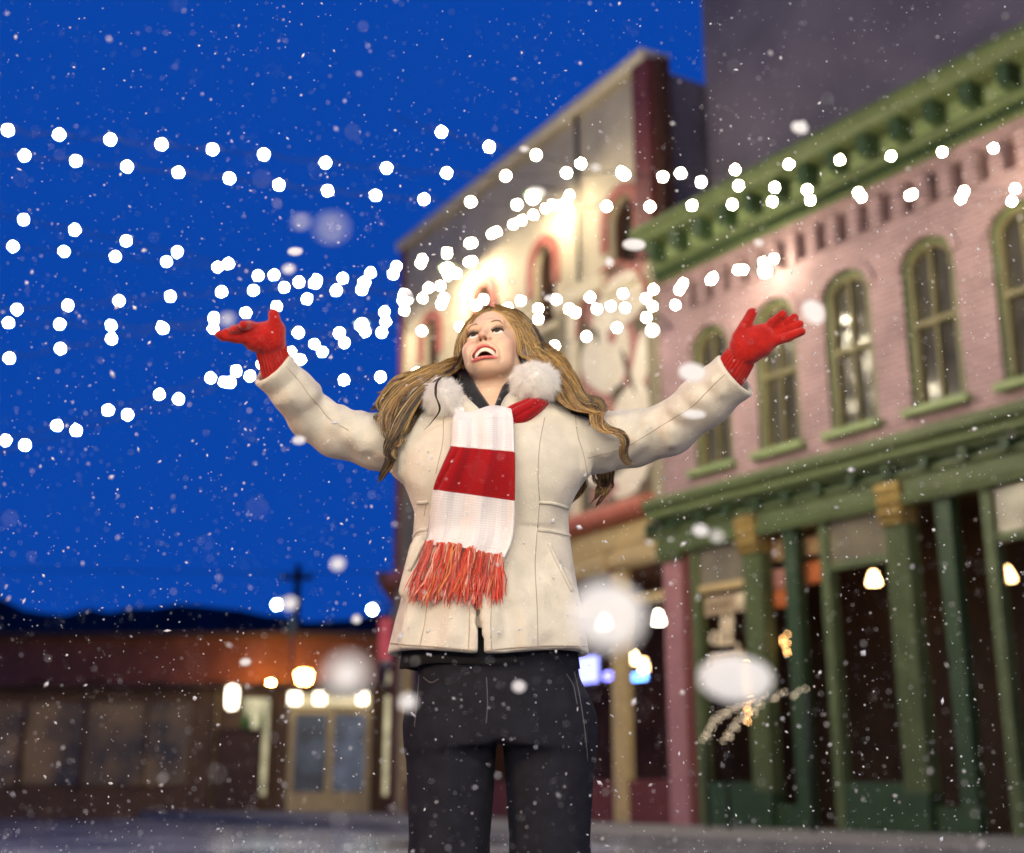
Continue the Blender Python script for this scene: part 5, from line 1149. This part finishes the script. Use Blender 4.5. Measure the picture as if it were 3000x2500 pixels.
lock(rbk + [(1585, 1020, 2.84), (1632, 1070, 2.80), (1662, 1120, 2.77), (1690, 1170, 2.755), (1735, 1180, 2.745), (1757, 1200, 2.74), (1742, 1240, 2.735)], 260, [.008, .014, .020, .024, .020, .016, .012], GOLD, .004)
lock(rbk + [(1572, 1040, 2.85), (1612, 1095, 2.82), (1640, 1150, 2.79), (1680, 1195, 2.77), (1720, 1205, 2.76), (1745, 1225, 2.75)], 220, [.008, .016, .022, .024, .018, .010], DARK, .004)
lock(rf[2:] + [(1546, 1062, 2.80), (1580, 1085, 2.80), (1620, 1130, 2.79), (1660, 1180, 2.77)], 130, [.006, .012, .016, .014], DARK, .003)  # inner lock in dark colours that carry its shade
for pts in ([(1735, 1310, 2.93), (1752, 1395, 2.93), (1758, 1430, 2.93), (1735, 1470, 2.93)], [(1775, 1310, 2.93), (1782, 1395, 2.93), (1775, 1440, 2.93), (1748, 1485, 2.93)], [(1712, 1320, 2.95), (1706, 1420, 2.95), (1695, 1452, 2.95), (1672, 1474, 2.95)]): lock(pts, 70, [.012, .012, .010, .003], GOLD, .003)
for _ in range(380):    # fly-away hairs round the head and on the shoulders
    q = g.random()
    if q < .45: x0, y0 = near(np.array([1450, 912]), np.array([1640, 1090]), g.random()) + g.normal(size=2) * 8; dx, dy = g.uniform(5, 50), g.uniform(-14, 44)
    elif q < .75: x0, y0 = near(np.array([1340, 1060]), np.array([1130, 1200]), g.random()) + g.normal(size=2) * 14; dx, dy = g.uniform(-40, 5), g.uniform(-25, 30)
    else: x0, y0 = near(np.array([1740, 1190]), np.array([1850, 1290]), g.random()) + g.normal(size=2) * 8; dx, dy = g.uniform(-5, 50), g.uniform(-30, 20)
    Y = 2.78 + g.uniform(-.03, .04); b_ = g.uniform(-18, 18); Q = catmull(np.array([at(x0, y0, Y), at(x0 + dx * .5 + b_ * .6, y0 + dy * .5 + b_, Y), at(x0 + dx, y0 + dy, Y)]), NH); HP.append(Q); HC.append(np.repeat((BL * g.uniform(.6, 1.1))[None], NH, 0)); FLY.append(len(HP) - 1)
HP, HC = np.array(HP), np.array(HC)
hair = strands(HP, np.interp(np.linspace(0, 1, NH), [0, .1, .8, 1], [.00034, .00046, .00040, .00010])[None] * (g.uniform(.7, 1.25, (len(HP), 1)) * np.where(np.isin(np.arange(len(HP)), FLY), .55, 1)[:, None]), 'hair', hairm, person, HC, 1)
K = Field(*[np.arange(HT[i] - .13, HT[i] + .13, .0035) for i in range(3)])
hell(K, (0, .018, .034), (.0765, .094, .089), .01)
n_ = HR @ np.array([0, .894, .447])
K.op(HT - .2, HT + .2, lambda X, Y, Z: -((X - HT[0]) * n_[0] + (Y - HT[1]) * n_[1] + (Z - HT[2]) * n_[2] + .019 * HS), .006, 'i')
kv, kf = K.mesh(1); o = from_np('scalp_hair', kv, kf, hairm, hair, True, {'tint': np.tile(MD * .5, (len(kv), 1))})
# ================================================================== falling snow
snowm = mat('snow_crystal', (.95, .955, .96), .6, spec=.3)
nt = snowm.node_tree; tl = nt.nodes.new('ShaderNodeBsdfTranslucent'); tl.inputs[0].default_value = (.95, .955, .96, 1); mx = nt.nodes.new('ShaderNodeMixShader'); mx.inputs[0].default_value = .5
nt.links.new(nt.nodes['Principled BSDF'].outputs[0], mx.inputs[1]); nt.links.new(tl.outputs[0], mx.inputs[2]); nt.links.new(mx.outputs[0], nt.nodes['Material Output'].inputs[0])
icem = snowm.copy(); icem.name = 'melting_snow_crystal'; nt = icem.node_tree; tr = nt.nodes.new('ShaderNodeBsdfTransparent'); m2 = nt.nodes.new('ShaderNodeMixShader'); m2.inputs[0].default_value = .40
src = nt.nodes['Material Output'].inputs[0].links[0].from_socket; nt.links.new(src, m2.inputs[1]); nt.links.new(tr.outputs[0], m2.inputs[2]); nt.links.new(m2.outputs[0], nt.nodes['Material Output'].inputs[0])
g = np.random.default_rng(2024); q = random.Random(31)
def flake_mesh(seed, ragged):
    r_ = random.Random(seed); mb = MB()
    if ragged:
        for k in range(r_.randint(4, 7)): mb.ball((r_.uniform(-.6, .6), r_.uniform(-.4, .4), r_.uniform(-.45, .45)), (r_.uniform(.2, .5), r_.uniform(.15, .35), r_.uniform(.15, .45)), Matrix.Rotation(r_.uniform(0, 3), 4, Vector((r_.random(), r_.random(), r_.random() + .1))), 1)
    else: mb.ball((0, 0, 0), 1, None, 3)
    for v in mb.b.verts: v.co *= 1 + r_.uniform(-.16, .16) * (1 if ragged else .25)
    return mesh_only(mb, 'snowflake', snowm, not ragged)
FM = [flake_mesh(k, True) for k in range(6)]; FS = flake_mesh(50, False); FS.materials[0] = icem
SNOW = 'falling snowflakes'
def flake(px, py, Y, sx, sz, me, label='small white snowflake falling through the street air', rot=None):
    o = bpy.data.objects.new('snowflake', me); COL.objects.link(o); o.location = at(px, py, Y); o.scale = (sx, (sx + sz) / 2 * (.8 if rot is None else .22), sz); o.rotation_euler = rot or (q.uniform(0, 6), q.uniform(0, 6), q.uniform(0, 6))
    return tag(o, label, 'snowflake', SNOW)
AP = .024
def bokeh(px, py, D, Dy, fill, label):
    """a flake close to the lens, D x Dy photo pixels wide when blurred; fill = share of that width that is the flake itself"""
    b = min(D, Dy) * (1 - fill); d = 1 / (b / (F * AP) + 1 / 2.8); k = d / F / 2
    flake(px, py, d * .965, (D - b * .5) * k, (Dy - b * .5) * k * 1.08, FS, label, (-.45, 0, 0))
K2 = 3000 / 2100
for x, y, D, Dy, fill, lb in ((1245, 1262, 172, 172, .70, 'large pale blurred snowflake beside the right coat hem'), (1508, 1392, 160, 112, .72, 'wide oval blurred snowflake before the green shop window'), (710, 1385, 106, 106, .42, 'large dim grey snowflake over the dark warehouse'),
        (1419, 764, 64, 58, .75, 'bright round snowflake above the right forearm'), (1423, 850, 54, 28, .62, 'small wide oval snowflake on the right forearm'), (1099, 395, 46, 42, .7, 'bright snowflake high before the cream wall edge'), (1300, 502, 55, 40, .72, 'bright oval snowflake left of the green cornice end'),
        (692, 1157, 38, 38, .5, 'grey round snowflake low in the blue sky'), (594, 1238, 40, 40, .5, 'grey round snowflake touching the left white street light'), (836, 1440, 46, 46, .5, 'pale snowflake beside the dark trousers at the left'), (1668, 640, 56, 76, .7, 'large white snowflake at the fingertips of the right glove'),
        (1640, 262, 44, 50, .6, 'pale snowflake at the top right corner before the cornice'), (605, 516, 36, 28, .68, 'bright oval snowflake in the sky above the left bulbs'), (592, 552, 34, 34, .55, 'pale round snowflake just under the bright oval one in the sky'), (1436, 1088, 40, 36, .55, 'grey green snowflake under the green lower cornice'),
        (731, 1270, 24, 24, .5, 'small grey ring of snow right of the dark pole foot'), (1064, 1408, 32, 30, .6, 'round pale snowflake on the dark trousers'), (613, 903, 32, 26, .6, 'pale snowflake under the left elbow'), (617, 455, 44, 44, .10, 'faint translucent snowflake in the upper left sky'),
        (680, 467, 74, 74, .06, 'large very faint snowflake in the upper left sky'), (1131, 612, 36, 24, .65, 'pale oval snowflake beside the dark arched window'), (1250, 538, 24, 32, .5, 'upright grey snowflake in the mural arch top'), (1221, 344, 30, 28, .3, 'faint snowflake in front of the tall cream wall top'),
        (1075, 306, 26, 22, .4, 'dim snowflake beside the sloping roof edge'), (1556, 498, 26, 26, .45, 'dim snowflake on the pink wall under the cornice'), (1470, 1100, 36, 36, .25, 'faint snowflake right of the grey green one'), (466, 655, 40, 40, .25, 'faint snowflake above the left fingers'), (503, 1358, 26, 20, .6, 'tilted pale snowflake low on the left warehouse')):
    bokeh(x * K2, y * K2, D * K2, Dy * K2, fill, lb)
for k in range(250):
    py = 2130 - 1760 * q.random() ** 1.35 if k % 3 else q.uniform(370, 2130); px = q.uniform(620, 2380); Y = q.uniform(1.9, 2.62) if q.random() < .75 else q.uniform(2.9, 3.6)
    r_ = q.choice((.0016, .0020, .0024, .0028, .0034, .0046)) * Y / 2.8; flake(px, py, Y, r_ * q.uniform(.9, 1.7), r_, FM[k % 6])
# the uncountable rest of the snowfall as one mesh of ragged specks
n = 12000; py = np.where(g.random(n) < .6, 2500 - 2500 * g.random(n) ** 1.2, g.uniform(0, 2500, n)); px = g.uniform(-100, 3100, n); Yn = np.where(g.random(n) < .72, g.uniform(1.5, 3.4, n), g.uniform(.8, 6, n))
C0 = np.array([at(a, b, c) for a, b, c in zip(px, py, Yn)]); sett = [on_coat(a, b, .003) for a, b in zip(g.uniform(1120, 1740, 330), g.uniform(1180, 1930, 330))]; sett = [q_ for q_ in sett if q_ is not None and q_.y < 2.9]; C0[:len(sett)] = [tuple(q_) for q_ in sett]; Yn[:len(sett)] = 2.7; keep = C0[:, 2] > .02; C0 = C0[keep]; n = len(C0)
rad = .00062 * np.exp(g.normal(size=n) * .62 + .25) * np.clip(Yn[keep] / 2.8, .6, 2); base = np.array([(1, 0, 0), (-1, 0, 0), (0, 1, 0), (0, -1, 0), (0, 0, 1), (0, 0, -1)], float); tri = np.array([(0, 2, 4), (2, 1, 4), (1, 3, 4), (3, 0, 4), (2, 0, 5), (1, 2, 5), (3, 1, 5), (0, 3, 5)])
S_ = np.stack([rad * g.uniform(.7, 1.0, n), rad * .6, rad * g.uniform(.7, 2.0, n)], 1); ang = g.uniform(0, 3.14, n); ca_, sa_ = np.cos(ang), np.sin(ang)
vv = base[None] * S_[:, None] * g.uniform(.7, 1.3, (n, 6, 1)); vx = vv[:, :, 0] * ca_[:, None] - vv[:, :, 2] * sa_[:, None]; vz = vv[:, :, 0] * sa_[:, None] + vv[:, :, 2] * ca_[:, None]
vv = np.stack([vx, vv[:, :, 1], vz], 2) + C0[:, None]; ff = (np.arange(n)[:, None, None] * 6 + tri[None]).reshape(-1, 3)
o = from_np('falling_snow', vv.reshape(-1, 3), ff, snowm, None, False); tag(o, 'fine specks of snow drifting through the whole street air', 'snow', kind='stuff')
